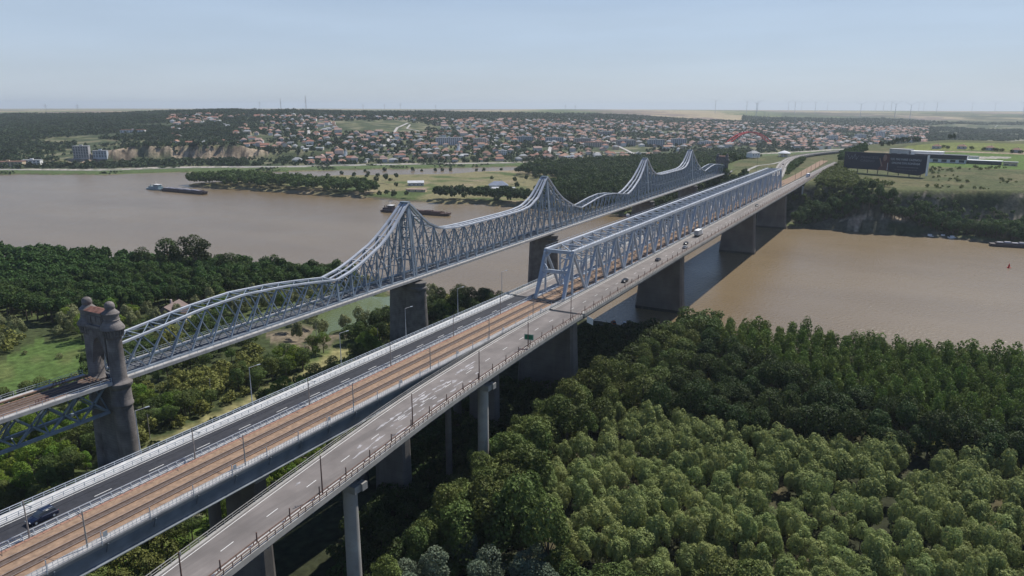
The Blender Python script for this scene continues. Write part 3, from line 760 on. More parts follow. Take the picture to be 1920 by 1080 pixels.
def ribbon(m, pts, a, b, z0, z1, mi=0, st=6., zf=None):
    x, y, nx, ny = path3(pts, st)
    z = zf(x, y) if zf else np.zeros(len(x))
    m.loft([[(x[i]+nx[i]*a, y[i]+ny[i]*a, z0+z[i]), (x[i]+nx[i]*b, y[i]+ny[i]*b, z0+z[i]), (x[i]+nx[i]*b, y[i]+ny[i]*b, z1+z[i]), (x[i]+nx[i]*a, y[i]+ny[i]*a, z1+z[i])] for i in range(len(x))], mi)
zc = lambda x, y: np.interp(x, [640, 780, 1000, 1300], [0, 1.2, 2.6, 2.0])
m = MB(); ribbon(m, CV, -6, 6, ZN-1.6, ZN-.05, 0, zf=zc); ribbon(m, CV, -4.6, 4.6, ZN-.05, ZN+.0, 1, zf=zc)
for a in (-5.8, 5.6): ribbon(m, CV, a, a+.2, ZN-.05, ZN+.8, 0, zf=zc)
put(m, 'road_deck', [M_conc, M_asph_old], cv)
m = MB()
for a in (-4.3, 4.1, -.1): ribbon(m, CV, a, a+.2, ZN+.004, ZN+.012, 0, zf=zc)
put(m, 'road_marking', M_line, cv)
for x, y in ((1085,-52),(1140,-63),(1200,-79),(1262,-98)):
    m = MB(); m.box(x-1.5, x+1.5, y-4, y+4, 3, ZN+.2); put(m, 'support', M_concd, cv)
for (x, y, z) in ((640, 0, 0),):
    tk = thing('railway_track', 'far railway tracks running on the ground past the truss bridge', 'railway track', (700, cc(700), ZN-.3))
    X = np.arange(640.4, 1010, 6.); C = cc(X)+np.clip((X-760)*.02, 0, 6); t = MB(); strip(t, X, C-5, C+5, ZN-2.2, ZN-.1); put(t, 'ballast_bed', M_ballast, tk)
    for c0 in (-2.05, 2.15):
        t = MB()
        for g_ in (-.75, .75): strip(t, X, C+c0+g_-.07, C+c0+g_+.07, ZN-.1, ZN+.1)
        put(t, 'rail_pair', M_rail, tk)
# ---------------------------------------------------------------- trees
RS = np.random.RandomState(11)
def leafmat(name, col, rnd=.22, rough=.6, spec=.15, var=.45, scale=.35, trans=.24):
    m = mat(name, col, rough, var, scale, spec=spec, rnd=rnd, detail=3)
    N = m.node_tree.nodes; L = m.node_tree.links; b = N['Principled BSDF']; out = N['Material Output']
    tr = N.new('ShaderNodeBsdfTranslucent'); mx = N.new('ShaderNodeMixShader'); mx.inputs[0].default_value = trans
    L.new(b.inputs['Base Color'].links[0].from_socket, tr.inputs[0]); L.new(b.outputs[0], mx.inputs[1]); L.new(tr.outputs[0], mx.inputs[2]); L.new(mx.outputs[0], out.inputs[0])
    return m
M_bark = mat('bark', (.12,.095,.07), .95, .4, 2)
M_willow = leafmat('willow_leaves', (.28,.335,.12), .13, var=.3, spec=.12, trans=.3)
M_willow2 = leafmat('pale_willow_leaves', (.23,.255,.115), .14)
M_poplar = leafmat('poplar_leaves', (.12,.185,.036), .14)
M_broad = leafmat('broad_leaves', (.12,.165,.045), .22)
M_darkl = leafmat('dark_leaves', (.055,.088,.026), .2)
M_forest = leafmat('forest_leaves', (.062,.118,.028), .15)
M_silver = leafmat('silver_leaves', (.16,.205,.135), .15, .6, .2, .5, 1.4)
M_lime = leafmat('lime_leaves', (.16,.25,.035), .2)
M_shrub = leafmat('shrub_leaves', (.17,.205,.055), .28)

def quads(P_, Nn, size, rs, aspect=(.7, 1.3), droop=0):
    n = len(P_); r = rs.normal(size=(n, 3)); r /= np.linalg.norm(r, axis=1)[:,None]
    t = np.cross(Nn, r); t /= np.linalg.norm(t, axis=1)[:,None]+1e-9
    if droop > 0:
        dz = np.tile([0, 0, 1.], (n, 1)) - Nn*Nn[:,2:3]; l = np.linalg.norm(dz, axis=1)[:,None]
        t2 = np.where(l > .15, dz/(l+1e-9), t); t = t*(1-droop)+t2*droop; t /= np.linalg.norm(t, axis=1)[:,None]+1e-9
    b = np.cross(Nn, t); s = size*rs.uniform(.6, 1.35, (n, 1)); a = rs.uniform(*aspect, (n, 1))
    u = t*s*.5*a*(1+droop*.9); v = b*s*.5/a
    bend = Nn*s*.16
    V = np.stack([P_-u*.9-bend, P_-v, P_+u-bend, P_+v], 1).reshape(-1, 3)
    return V
def crown(rs, lobes, n, leaf, jit=.45, up=.25, droop=0, shell=.16):
    """lobes: rows of cx,cy,cz,rx,ry,rz ; leaves lie round the lobes' surfaces"""
    L_ = np.array(lobes, float); w_ = (L_[:,3]*L_[:,4]+L_[:,3]*L_[:,5]); w_ = w_/w_.sum()
    k = rs.choice(len(L_), int(n*1.6), p=w_); d = rs.normal(size=(len(k), 3)); d[:,2] = np.where(d[:,2] < 0, d[:,2]*.6, d[:,2]); d /= np.linalg.norm(d, axis=1)[:,None]
    rad = 1-np.abs(rs.normal(0, shell, (len(k), 1)))+.05
    P_ = L_[k,:3]+d*L_[k,3:]*rad; keep = np.ones(len(k), bool)
    for j in range(len(L_)):
        q = (P_-L_[j,:3])/L_[j,3:]; keep &= ~(((q**2).sum(1) < .50) & (k != j))
    P_ = P_[keep][:n]; N_ = (d/L_[k,3:])[keep][:n]; N_ /= np.linalg.norm(N_, axis=1)[:,None]
    N_ = N_+rs.normal(0, jit, N_.shape)+np.array([0, 0, up]); N_ /= np.linalg.norm(N_, axis=1)[:,None]
    return quads(P_, N_, leaf, rs, droop=droop)
def qfaces(n): return np.arange(n*4).reshape(-1, 4)
def lobes_for(kind, rs):
    if kind == 'willow':
        h = rs.uniform(8.5, 12.5); r = rs.uniform(1.9, 3.0); L_ = [(0,0,h-3.4,r*.75,r*.75,3.2)]
        for i in range(rs.randint(4, 8)):
            a = i*1.05+rs.uniform(-.3,.3); q = r*rs.uniform(.35,.95); k_ = rs.uniform(.38,.65); L_.append((q*math.cos(a), q*math.sin(a), h-rs.uniform(2.6,6.4), r*k_, r*k_, rs.uniform(1.4,2.8)))
        return L_, h, 1500, .33, dict(droop=.5, jit=.16, up=.2)
    if kind == 'poplar':
        h = rs.uniform(14, 16.5); L_ = [(rs.uniform(-.4,.4),rs.uniform(-.4,.4),h-2.1,1.55,1.5,1.8)]
        for i in range(11):
            t = i/10; a = i*2.4; q = (.9+1.1*t)*rs.uniform(.6,1.2); L_.append((q*math.cos(a), q*math.sin(a), h-2.4-t*7.5, 1.3+.6*t, 1.3+.6*t, 1.3+.4*t))
        return L_, h, 1000, .55, dict(jit=.6, up=.3)
    if kind in ('broad', 'dark', 'lime', 'silver'):
        h = rs.uniform(11, 14.5); R1 = rs.uniform(3.6, 4.8); L_ = [(0,0,h-R1*.95,R1*.75,R1*.75,R1*.9)]
        for i in range(rs.randint(10, 14)):
            a = rs.uniform(0, 6.28); q = R1*rs.uniform(.35,.95); zz = h-R1*rs.uniform(.5,2.0); l = R1*rs.uniform(.26,.46); L_.append((q*math.cos(a), q*math.sin(a), zz, l, l, l*rs.uniform(.75,1.1)))
        return L_, h, 2100 if kind != 'silver' else 2600, .5 if kind != 'silver' else .42, dict(jit=.6, up=.25)
    if kind == 'forest':
        h = rs.uniform(11.5, 13.5); R1 = rs.uniform(3.4, 4.2); L_ = [(0,0,h-R1*1.1,R1*.7,R1*.7,R1)]
        for i in range(9):
            a = rs.uniform(0, 6.28); q = R1*rs.uniform(.3,.85); l = R1*rs.uniform(.28,.45); L_.append((q*math.cos(a), q*math.sin(a), h-R1*rs.uniform(.6,1.7), l, l, l*1.1))
        return L_, h, 950, .72, dict(jit=.5, up=.3)
    if kind == 'shrub':
        h = rs.uniform(3, 4.5); R1 = rs.uniform(2., 2.8); L_ = [(0,0,h*.5,R1*.7,R1*.7,h*.48)]
        for i in range(7):
            a = rs.uniform(0, 6.28); q = R1*rs.uniform(.4,.9); l = R1*rs.uniform(.3,.45); L_.append((q*math.cos(a), q*math.sin(a), h*rs.uniform(.3,.75), l, l, l*.9))
        return L_, h, 620, .42, dict(jit=.6, up=.3)
KM = dict(willow=M_willow, poplar=M_poplar, broad=M_broad, dark=M_darkl, lime=M_lime, silver=M_silver, forest=M_forest, shrub=M_shrub)
def trunk_mesh(h, L_, rs, kind):
    m = MB(); r = {'shrub': .1, 'willow': .14, 'poplar': .17}.get(kind, .28)
    m.tube((0,0,-.6), (.1,0,h*.45), r*1.25, r*.8, 7); m.tube((.1,0,h*.45), (0,.1,h*.85), r*.8, r*.25, 6)
    for l in L_[1:5]: m.tube((.1,0,h*.35), (l[0]*.8,l[1]*.8,l[2]), r*.5, r*.15, 5)
    return m
LITE = {}
def make_proto(kind, m=None, seed=0, name=None):
    rs = np.random.RandomState(seed); L_, h, n, leaf, kw = lobes_for(kind, rs)
    V = crown(rs, L_, n, leaf, **kw)
    root = bpy.data.objects.new(name, None); COL.objects.link(root)
    t = trunk_mesh(h, L_, rs, kind); t.build('trunk', M_bark, root)
    link('crown', fast_mesh('crown', V, qfaces(len(V)//4), [m]), root)
    return root
def lite_variants(kind, frac=.4, big=1.55, seeds=(0, 1, 2)):
    out = []
    for s_ in seeds:
        rs = np.random.RandomState(100+s_); L_, h, n, leaf, kw = lobes_for(kind, rs)
        out.append(crown(rs, L_, int(n*frac), leaf*big, **kw))
    return out
def gz(x, y): return float(terrain(np.array([x]), np.array([y]))[0])
def scatter(poly, sp, rs, jit=.8, rows=None, excl=(), noise=None):
    P_ = np.array(poly, float); x0, y0 = P_.min(0); x1, y1 = P_.max(0)
    a = rows or 0; c, s_ = math.cos(a), math.sin(a); D = math.hypot(x1-x0, y1-y0); cx, cy = (x0+x1)/2, (y0+y1)/2
    spx, spy = sp if isinstance(sp, tuple) else (sp, sp)
    g = np.arange(-D/2, D/2, spx); k = np.arange(-D/2, D/2, spy); X, Y = np.meshgrid(g, k); X = X.ravel(); Y = Y.ravel()
    X = X+rs.uniform(-.5, .5, X.shape)*spx*jit; Y = Y+rs.uniform(-.5, .5, Y.shape)*spy*jit
    x = cx+X*c-Y*s_; y = cy+X*s_+Y*c; ok = inside(x, y, poly)
    for e in excl: ok &= ~e(x, y)
    if noise: ok &= fbm(x, y, noise[0]) > noise[1]
    x, y = x[ok], y[ok]; z, sd_, inw, *_ = terrain(x, y, True)
    ok = (z > .35)
    return np.stack([x, y, z], 1)[ok]
def vis(pts, h=8, m=.24):
    if len(pts) == 0: return pts
    q = (pts+np.array([0, 0, h])-np.array(CAM)) @ CR.T; u = q[:,0]/q[:,2]*FPX/960; v = q[:,1]/q[:,2]*FPX/540
    return pts[(q[:,2] > 10) & (np.abs(u) < 1+m) & (v > -1-1.2*m) & (v < 1.1)]
def dist(p): return np.hypot(p[:,0]-CAM[0], p[:,1]-CAM[1])
ARTICLE = {}
QUEUE = {}
def vis_flag(pts, h=8):
    if len(pts) == 0: return np.zeros(0, bool)
    q = (pts+np.array([0, 0, h])-np.array(CAM)) @ CR.T
    return (np.abs(q[:,0]/q[:,2]*FPX/960) < 1.03) & (q[:,1]/q[:,2]*FPX/540 > -1.1)
def place(kind, pts, name, label, cat, group, m=None, nvar=4, smin=.8, smax=1.2, seed0=0, **kw):
    pts = vis(pts); m = m or KM[kind]
    fr = vis_flag(pts)
    for p, d in zip(pts, dist(pts)+np.where(fr, 0, 1e5)): QUEUE.setdefault(name, []).append((d, tuple(p), kind, m, label, cat, group, smin, smax, nvar, seed0))
REST = {'willow_tree': ('willow_plantation', 'pale green willows deeper in the plantation and around the far meadow', 'willow trees'),
        'poplar_tree': ('poplar_plantation', 'bright green poplars in the farther planted rows by the river', 'poplar trees'),
        'shrub': ('scrub', 'olive green scrub covering gaps between the trees and roads', 'shrubs'),
        'forest_tree': ('riverbank_wood', 'dense green wood farther along the left riverbank', 'wood'),
        'bank_tree': ('far_bank_trees', 'rounded dark trees farther along the far river banks', 'trees'),
        'broadleaf_tree': ('mixed_wood', 'mid green broadleaf trees deeper in the mixed woods', 'trees')}
def plant_all(cap0=300):
    for name, q in QUEUE.items():
        q.sort(key=lambda e: e[0]); cap = min(cap0, sum(e[0] < 1e5 for e in q)); rs = np.random.RandomState(len(q)); protos = {}
        for i, (d, p, kind, m, label, cat, group, smin, smax, nvar, seed0) in enumerate(q[:cap]):
            k = (seed0, rs.randint(nvar)); s_ = rs.uniform(smin, smax)
            if k not in protos: o = protos[k] = make_proto(kind, m, seed0*10+k[1], name)
            else: o = copy_tree(protos[k])
            tag(o, label, cat, group)
            o.location = (p[0], p[1], p[2]-.1); o.rotation_euler = (0, 0, rs.uniform(0, 6.28)); o.scale = (s_*rs.uniform(.9,1.1), s_*rs.uniform(.9,1.1), s_*rs.uniform(.9,1.12))
        if len(q) > cap and name in REST:
            mats = []; V = []; MI = []; var = {}
            for (d, p, kind, m, label, cat, group, smin, smax, nvar, seed0) in q[cap:]:
                far = (d % 1e5) > 520
                if (kind, far) not in var: var[(kind, far)] = lite_variants(kind, .2 if far else .45, 2.2 if far else 1.45)
                if m not in mats: mats.append(m)
                v = var[(kind, far)][rs.randint(3)]; a = rs.uniform(0, 6.28); s_ = rs.uniform(smin, smax); c, g = math.cos(a)*s_, math.sin(a)*s_
                V.append(np.stack([v[:,0]*c-v[:,1]*g+p[0], v[:,0]*g+v[:,1]*c+p[1], v[:,2]*s_*rs.uniform(.9,1.1)+p[2]], 1)); MI.append(np.full(len(v)//4, mats.index(m)))
            V = np.concatenate(V); n_, l_, c_ = REST[name]
            tag(link(n_, fast_mesh(n_, V, qfaces(len(V)//4), mats, np.concatenate(MI))), l_, c_, None, 'stuff')
def merge(kind, pts, name, label, cat, m, rs, smin=.8, smax=1.2, frac=.4, big=1.55):
    var = lite_variants(kind, frac, big); out = []
    for p in pts:
        v = var[rs.randint(len(var))]; a = rs.uniform(0, 6.28); s_ = rs.uniform(smin, smax); c, q = math.cos(a)*s_, math.sin(a)*s_
        out.append(np.stack([v[:,0]*c-v[:,1]*q+p[0], v[:,0]*q+v[:,1]*c+p[1], v[:,2]*s_*rs.uniform(.9,1.1)+p[2]], 1))
    V = np.concatenate(out); o = link(name, fast_mesh(name, V, qfaces(len(V)//4), [m])); tag(o, label, cat, None, 'stuff'); return o
def near_line(pts, w_): return lambda x, y: seg_dist(x, y, pts, False) < w_
def in_poly(p): return lambda x, y: inside(x, y, p)
WA = [(50,-109),(80,-113),(105,-112),(110,-138),(110,-165),(116,-190),(124,-225),(140,-300),(146,-340),(80,-340),(20,-290),(-20,-235),(28,-195),(27,-172),(20,-150),(24,-130)]
PO = [(226,-116),(224,-150),(226,-200),(231,-245),(240,-330),(250,-420),(160,-420),(152,-330),(150,-240),(148,-202),(166,-165),(186,-130)]
NEARROAD = lambda x, y: (y > -112-4*(x < -10)) & (y < -50)
# 1 willow plantation
place('willow', scatter(WA, (4.3, 4.0), RS, 1.0, .35, excl=(lambda x, y: fbm(x, y, 9, 2) < .30,)), 'willow_tree', 'small round pale green willow in the dense plantation at lower right', 'willow tree', 'plantation willows at lower right', nvar=11, smin=.7, smax=1.12, seed0=1,
      restname='willow_plantation', restlabel='mass of pale green plantation willows behind and between the front ones')
# 2 poplar plantation
place('poplar', scatter(PO, (4.4, 5.4), RS, .55, .12), 'poplar_tree', 'slim bright green poplar in the planted rows beside the river at right', 'poplar tree', 'rows of poplars on the near right bank', nvar=8, smin=.68, smax=1.02, seed0=2,
      restname='poplar_plantation', restlabel='mass of bright green poplars in the farther rows by the river')
# 3 mixed wood right of the bridge
MX = [(-75,-113),(-10,-104),(60,-99),(110,-100),(150,-102),(190,-103),(222,-101),(224,-118),(186,-130),(166,-165),(148,-202),(150,-240),(152,-330),(146,-340),(140,-300),(124,-225),(116,-190),(110,-165),(110,-138),(105,-112),(80,-113),(50,-109),(24,-130),(20,-150),(27,-172),(28,-195),(-20,-235),(-75,-200)]
SV = in_poly([(-24,-107),(-4,-103.5),(8,-106),(15,-128),(8,-143),(-24,-143)]); NS = lambda x, y: SV(x, y)
mx = scatter(MX, 7.4, RS, .9, excl=(NS,)); k = fbm(mx[:,0], mx[:,1], 25)
far_ = mx[:,0] > 70
dk_ = far_ & (mx[:,1] < -125)
place('broad', mx[~dk_ & ((k < .55) | far_)], 'broadleaf_tree', 'mid green broadleaf tree in the mixed wood below the worn road', 'tree', 'broadleaf trees right of the bridge', nvar=6, smin=.75, smax=1.4, seed0=3)
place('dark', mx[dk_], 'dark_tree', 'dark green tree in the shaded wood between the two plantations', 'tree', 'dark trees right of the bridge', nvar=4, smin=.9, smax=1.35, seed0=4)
place('broad', mx[(k >= .55) & ~far_], 'broadleaf_tree', 'mid green broadleaf tree in the mixed wood below the worn road', 'tree', 'broadleaf trees right of the bridge', nvar=6, smin=.75, smax=1.3, seed0=3)
place('silver', scatter([(-24,-107),(-4,-103.5),(8,-106),(15,-128),(8,-143),(-24,-143)], 6.6, RS, .9), 'silver_poplar', 'grey green silver leaved poplar at the bottom edge below the road', 'tree', 'silver poplars below the road', nvar=4, smin=.75, smax=.95, seed0=5)
edge = np.concatenate([scatter([(-40,-110),(0,-104),(50,-100.5),(105,-101),(105,-106),(60,-107),(30,-116),(16,-135),(0,-140),(-40,-125)], 8.2, RS, .9, excl=(NS,))])
place('broad', edge, 'broadleaf_tree', 'large billowing broadleaf tree crowding the parapet side of the worn road', 'tree', 'large trees beside the worn road', nvar=5, smin=1.2, smax=1.55, seed0=32)
rowt = scatter([(-45,-108.5),(-14,-102.6),(48,-97),(104,-96.5),(104,-100.5),(50,-101),(-14,-106),(-45,-112)], 5.4, RS, .8, excl=(lambda x, y: (np.hypot(x+14, y+99) < 5.5) | (np.hypot(x-47, y+94.5) < 5.5), NS))
place('broad', rowt, 'broadleaf_tree', 'broadleaf tree rising right beside the worn road parapet', 'tree', 'trees in the strip beside the worn road', nvar=4, smin=.85, smax=1.15, seed0=33)
sh = scatter(MX, 5.0, RS, 1.); place('shrub', sh[::2], 'shrub', 'low green shrub filling the gaps of the wood right of the bridge', 'shrub', 'shrubs right of the bridge', nvar=4, smin=1, smax=1.7, seed0=6)
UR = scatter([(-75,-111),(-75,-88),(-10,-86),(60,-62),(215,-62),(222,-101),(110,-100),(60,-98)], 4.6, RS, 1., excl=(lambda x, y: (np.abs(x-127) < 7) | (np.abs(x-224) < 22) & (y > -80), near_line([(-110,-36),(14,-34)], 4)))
place('shrub', UR, 'shrub', 'dark green shrub in the deep shade under the road viaducts', 'shrub', 'shrubs under the viaducts', m=M_darkl, nvar=3, smin=1., smax=1.9, seed0=31)  # dark leaf colour chosen to deepen the shade below the decks
# 4 ground between the viaduct and the old bridge
PIERS = lambda x, y: (np.hypot(x-140, y) < 15) | (np.hypot(x+4, y) < 13) | (np.hypot(x-115, y-132) < 14) | (np.abs(x-127) < 6) & (np.abs(y+78) < 16)
PATHE = near_line([(15,9),(45,12),(90,13),(118,20)], 6.5)
DIRT = in_poly([(108,40),(118,66),(146,62),(138,38),(118,32)])
MID = [(-70,-46),(222,-50),(222,30),(200,26),(176,32),(150,30),(120,28),(100,42),(60,56),(8,62),(-70,40)]
md = scatter(MID, 4.9, RS, 1., excl=(PIERS, PATHE, DIRT, in_poly(POND))); k = fbm(md[:,0]+50, md[:,1], 22)
place('shrub', md[k < .5], 'shrub', 'low olive green shrub between the black road and the old bridge', 'shrub', 'shrubs between the bridges', nvar=4, smin=.9, smax=1.6, seed0=7)
place('broad', md[(k >= .5) & (k < .62) & (md[:,1] < 33)][::1], 'broadleaf_tree', 'small broadleaf tree between the black road and the old bridge', 'tree', 'broadleaf trees between the bridges', nvar=4, smin=.55, smax=.8, seed0=8)
place('lime', md[(k >= .62)][::1], 'lime_green_tree', 'yellow green young tree near the foot of the old bridge', 'tree', 'yellow green trees between the bridges', nvar=3, smin=.45, smax=.75, seed0=9)
place('silver', np.array([(-17,-6,3.),(-12,-1,3.),(-20,-12,3.),(-9,-9,3.)]), 'silver_poplar', 'grey silver leaved poplar at the foot of the near stone gate tower', 'tree', 'silver poplars by the gate tower', nvar=3, smin=.6, smax=.75, seed0=10)
UP = [(130,28),(176,32),(200,26),(222,20),(224,-48),(150,-46),(146,-20)]
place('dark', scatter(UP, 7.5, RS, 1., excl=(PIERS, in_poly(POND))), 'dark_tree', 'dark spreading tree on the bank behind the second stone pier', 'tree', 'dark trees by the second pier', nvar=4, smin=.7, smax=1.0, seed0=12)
PW = [(120,44),(122,62),(150,76),(164,94),(196,102),(222,92),(226,60),(220,40),(206,24),(186,14),(168,26),(146,38)]
place('willow', scatter(PW, 7.5, RS, 1., excl=(in_poly(POND), PIERS)), 'willow_tree', 'pale green willow beside the green pond under the old bridge', 'willow tree', 'willows round the pond', m=M_willow2, nvar=3, smin=.7, smax=1.1, seed0=13)
# 5 left bank
MEAD = in_poly([(-14,88),(8,90),(40,94),(58,108),(70,134),(62,156),(36,138),(10,108),(-14,98)])
LF = [(222,92),(226,130),(206,200),(178,300),(150,398),(60,640),(10,560),(40,330),(72,215),(84,170),(110,150),(150,128),(180,112)]
place('forest', scatter(LF, 6.4, RS, .9), 'forest_tree', 'rounded dark green tree in the dense wood on the near left riverbank', 'tree', 'dense wood on the left bank', nvar=6, smin=.85, smax=1.2, seed0=14,
      restname='riverbank_wood', restlabel='dense dark green wood farther along the left riverbank')
for i, (x, y, s_) in enumerate(((176,216,2.2),(184,200,2.05),(192,178,1.6),(172,236,1.5))):
    lab = ['tallest dark rounded tree rising above the left riverbank wood', 'tall dark tree right beside the tallest one above the riverbank wood', 'lower dark spreading tree at the right shoulder of the tall riverbank pair', 'smaller dark tree at the left shoulder of the tallest riverbank tree'][i]
    o = make_proto('dark', M_darkl, 60+i, 'tall_tree'); tag(o, lab, 'tree'); o.location = (x, y, gz(x, y)); o.scale = (s_*1.1, s_*1.1, s_)
LB = [(84,170),(66,150),(74,128),(100,118),(140,98),(160,84),(222,84),(222,92),(180,112),(150,128),(110,150)]
lb = scatter(LB, 6, RS, 1., excl=(PIERS, MEAD, in_poly(POND))); k = RS.rand(len(lb))
place('lime', lb[k < .35], 'lime_green_tree', 'light green young tree behind the old bridge arch', 'tree', 'light trees behind the first arch', nvar=3, smin=.55, smax=.9, seed0=15)
place('willow', lb[k >= .35], 'willow_tree', 'grey green willow in the pale belt behind the old bridge', 'willow tree', 'willow belt behind the old bridge', m=M_willow2, nvar=4, smin=.75, smax=1.15, seed0=16)
LW = [(-60,40),(0,52),(20,62),(60,58),(100,46),(112,70),(120,100),(74,128),(60,106),(40,92),(8,88),(-20,86)]
lw = scatter(LW, 6.6, RS, 1., excl=(PIERS, MEAD, DIRT)); k = fbm(lw[:,0], lw[:,1]+99, 28)
place('broad', lw[k < .5], 'broadleaf_tree', 'mid green tree behind the near stone gate tower', 'tree', 'broadleaf trees beyond the gate tower', nvar=4, smin=.55, smax=.85, seed0=17)
place('shrub', lw[k >= .5], 'shrub', 'olive shrub in the scrub below the first arch of the old bridge', 'shrub', 'scrub below the first arch', nvar=3, smin=1., smax=1.6, seed0=18)
LE = [(-20,98),(8,112),(34,142),(60,160),(66,190),(60,240),(30,330),(-40,400),(-90,160)]
le = scatter(LE, 7, RS, 1.); 
place('willow', le[::2], 'willow_tree', 'pale grey green willow bush at the left edge of the meadow', 'willow tree', 'willow bushes round the meadow', m=M_willow2, nvar=4, smin=.8, smax=1.15, seed0=19)
place('shrub', np.concatenate([le[1::2], scatter([(-30,76),(4,86),(12,90),(0,96),(-30,92)], 5, RS)]), 'shrub', 'rounded green shrub beside the meadow at the left edge', 'shrub', 'shrubs round the meadow', nvar=3, smin=1.1, smax=1.8, seed0=20)
# 6 far bank and flood plain
def strip_poly(a, b): return a + b[::-1]
PB = [(560,712),(565,690),(564,619),(570,500),(576,430),(580,392),(622,396),(634,440),(636,520),(644,610),(632,680),(590,716)]
place('forest', scatter(PB, 7.6, RS, .9), 'bank_tree', 'rounded dark tree on the wooded river spit at left', 'tree', 'trees on the river spit', M_broad, nvar=4, smin=1.0, smax=1.5, seed0=21)
SB = [(580,300),(596,200),(594,131),(590,60),(592,-30),(644,-30),(650,60),(650,160),(640,230),(622,302)]
place('forest', scatter(SB, 7.6, RS, .9), 'bank_tree', 'rounded dark tree along the far bank behind the old bridge', 'tree', 'trees along the far bank', M_darkl, nvar=4, smin=1.0, smax=1.4, seed0=22)
MW = [(640,-44),(640,60),(650,190),(720,225),(800,215),(860,255),(930,370),(1040,395),(1130,380),(1300,292),(1500,215),(1620,150),(1450,80),(1250,40),(1090,30),(1000,34),(900,34),(800,12),(735,-22),(700,-44)]
mw = scatter(MW, 9.5, RS, 1.); mw = vis(mw); mw = mw[np.argsort(dist(mw))]
place('forest', mw[:200], 'bank_tree', 'green tree at the front of the broad wood behind the bridge peaks', 'tree', 'front trees of the broad wood', M_darkl, nvar=3, smin=.8, smax=1.15, seed0=23)
merge('forest', mw[200:], 'broad_wood', 'broad dark green wood behind the peaks of the old bridge', 'wood', M_forest, RS, .9, 1.5, .2, 2.2)
sc = np.array([(909,620),(930,575),(937,560),(950,540),(960,532),(968,520),(990,480),(1000,470),(880,640),(1010,440),(1040,425),(840,600),(820,640),(740,520),(748,505),(755,495),(735,540),(700,560),(760,480),(690,500),(860,290),(868,300),(850,280),(835,300),(880,310),(820,350),(800,300),(660,405),(640,430),(646,445),(588,375),(590,366),(584,350),(596,340),(700,470),(690,485),(712,455),(722,470),(750,270),(735,262)], float)
sc = np.c_[sc, terrain(sc[:,0], sc[:,1])]
place('forest', sc, 'bank_tree', 'lone rounded dark tree standing on the open flood plain', 'tree', 'lone trees on the flood plain', M_darkl, nvar=3, smin=.75, smax=1.05, seed0=24)
# right bank
RBk = [(604,-100),(618,-132),(620,-160),(616,-200),(615,-240),(609,-266),(598,-292),(576,-460),(650,-460),(655,-300),(636,-240),(632,-200),(636,-160),(637,-134),(642,-104)]
place('forest', scatter(RBk, 5.4, RS, .9), 'bank_tree', 'dark rounded tree at the waterline below the right cliff', 'tree', 'trees below the right cliff', M_forest, nvar=4, smin=.85, smax=1.25, seed0=25)
CT = [(646,-63),(700,-104-6),(800,-113),(900,-118),(880,-128),(820,-124),(700,-150),(668,-180),(645,-170),(640,-140),(650,-112)]
ct = scatter(CT, 5.5, RS, 1., excl=(lambda x, y: (y > -112)*(y < -50)*(x > 652),))
place('shrub', ct, 'shrub', 'green shrub on the cliff edge in front of the billboard', 'shrub', 'shrubs on the cliff edge', m=M_broad, nvar=4, smin=1.1, smax=2., seed0=26)
cs = scatter([(612,-104),(622,-160),(620,-240),(640,-330),(670,-420),(700,-420),(690,-330),(660,-250),(642,-200),(640,-150),(655,-105)], 4.4, RS, 1., noise=(11, .40))
place('shrub', cs, 'shrub', 'dark shrub clinging to the face of the right cliff', 'shrub', 'shrubs on the cliff face', m=M_forest, nvar=3, smin=.6, smax=1.4, seed0=27)
hs2 = scatter([(670,-175),(760,-215),(900,-215),(930,-330),(720,-330),(668,-235)], 11, RS, 1., noise=(45, .56))
place('shrub', hs2, 'shrub', 'low scrub bush scattered on the grassy slope under the billboard', 'shrub', 'scrub on the right hill slope', m=M_broad, nvar=3, smin=.3, smax=1.0, seed0=34)
md2 = scatter([(0,92),(58,110),(60,148),(30,136)], 12, RS, 1., noise=(18, .5))
place('shrub', md2, 'shrub', 'small bush standing on the green meadow at left', 'shrub', 'bushes on the meadow', m=M_willow2, nvar=3, smin=.4, smax=.8, seed0=35)
RT = [(930,-112),(1000,-108),(1100,-100),(1180,-100),(1180,-128),(1100,-135),(1010,-135),(940,-124)]
place('forest', scatter(RT, 7, RS, 1.), 'bank_tree', 'green tree in the clump behind the billboard', 'tree', 'tree clump behind the billboard', M_forest, nvar=3, smin=.7, smax=1.0, seed0=28)
rr = np.array([(1300,-186),(1290,-196),(1306,-201),(1278,-178),(1284,-170),(1300,-246),(1305,-252),(1180,-150),(1200,-160),(1225,-166)], float); rr = np.c_[rr, terrain(rr[:,0], rr[:,1])]
place('forest', rr, 'bank_tree', 'dark tree on the skyline of the vineyard hill', 'tree', 'trees above the vineyard', M_darkl, nvar=3, smin=.9, smax=1.3, seed0=29)
cg = scatter([(650,-60),(780,-50),(1000,-38),(1090,-50),(1000,-62),(800,-72),(700,-76),(655,-72)], 6, RS, 1., excl=(near_line(CV, 7.5), lambda x, y: np.abs(y-cc(x)) < 7.))
place('shrub', cg, 'shrub', 'green shrub in the cutting between the curved road and the tracks', 'shrub', 'shrubs between curved road and tracks', m=M_forest, nvar=3, smin=.9, smax=1.4, seed0=30)
plant_all()
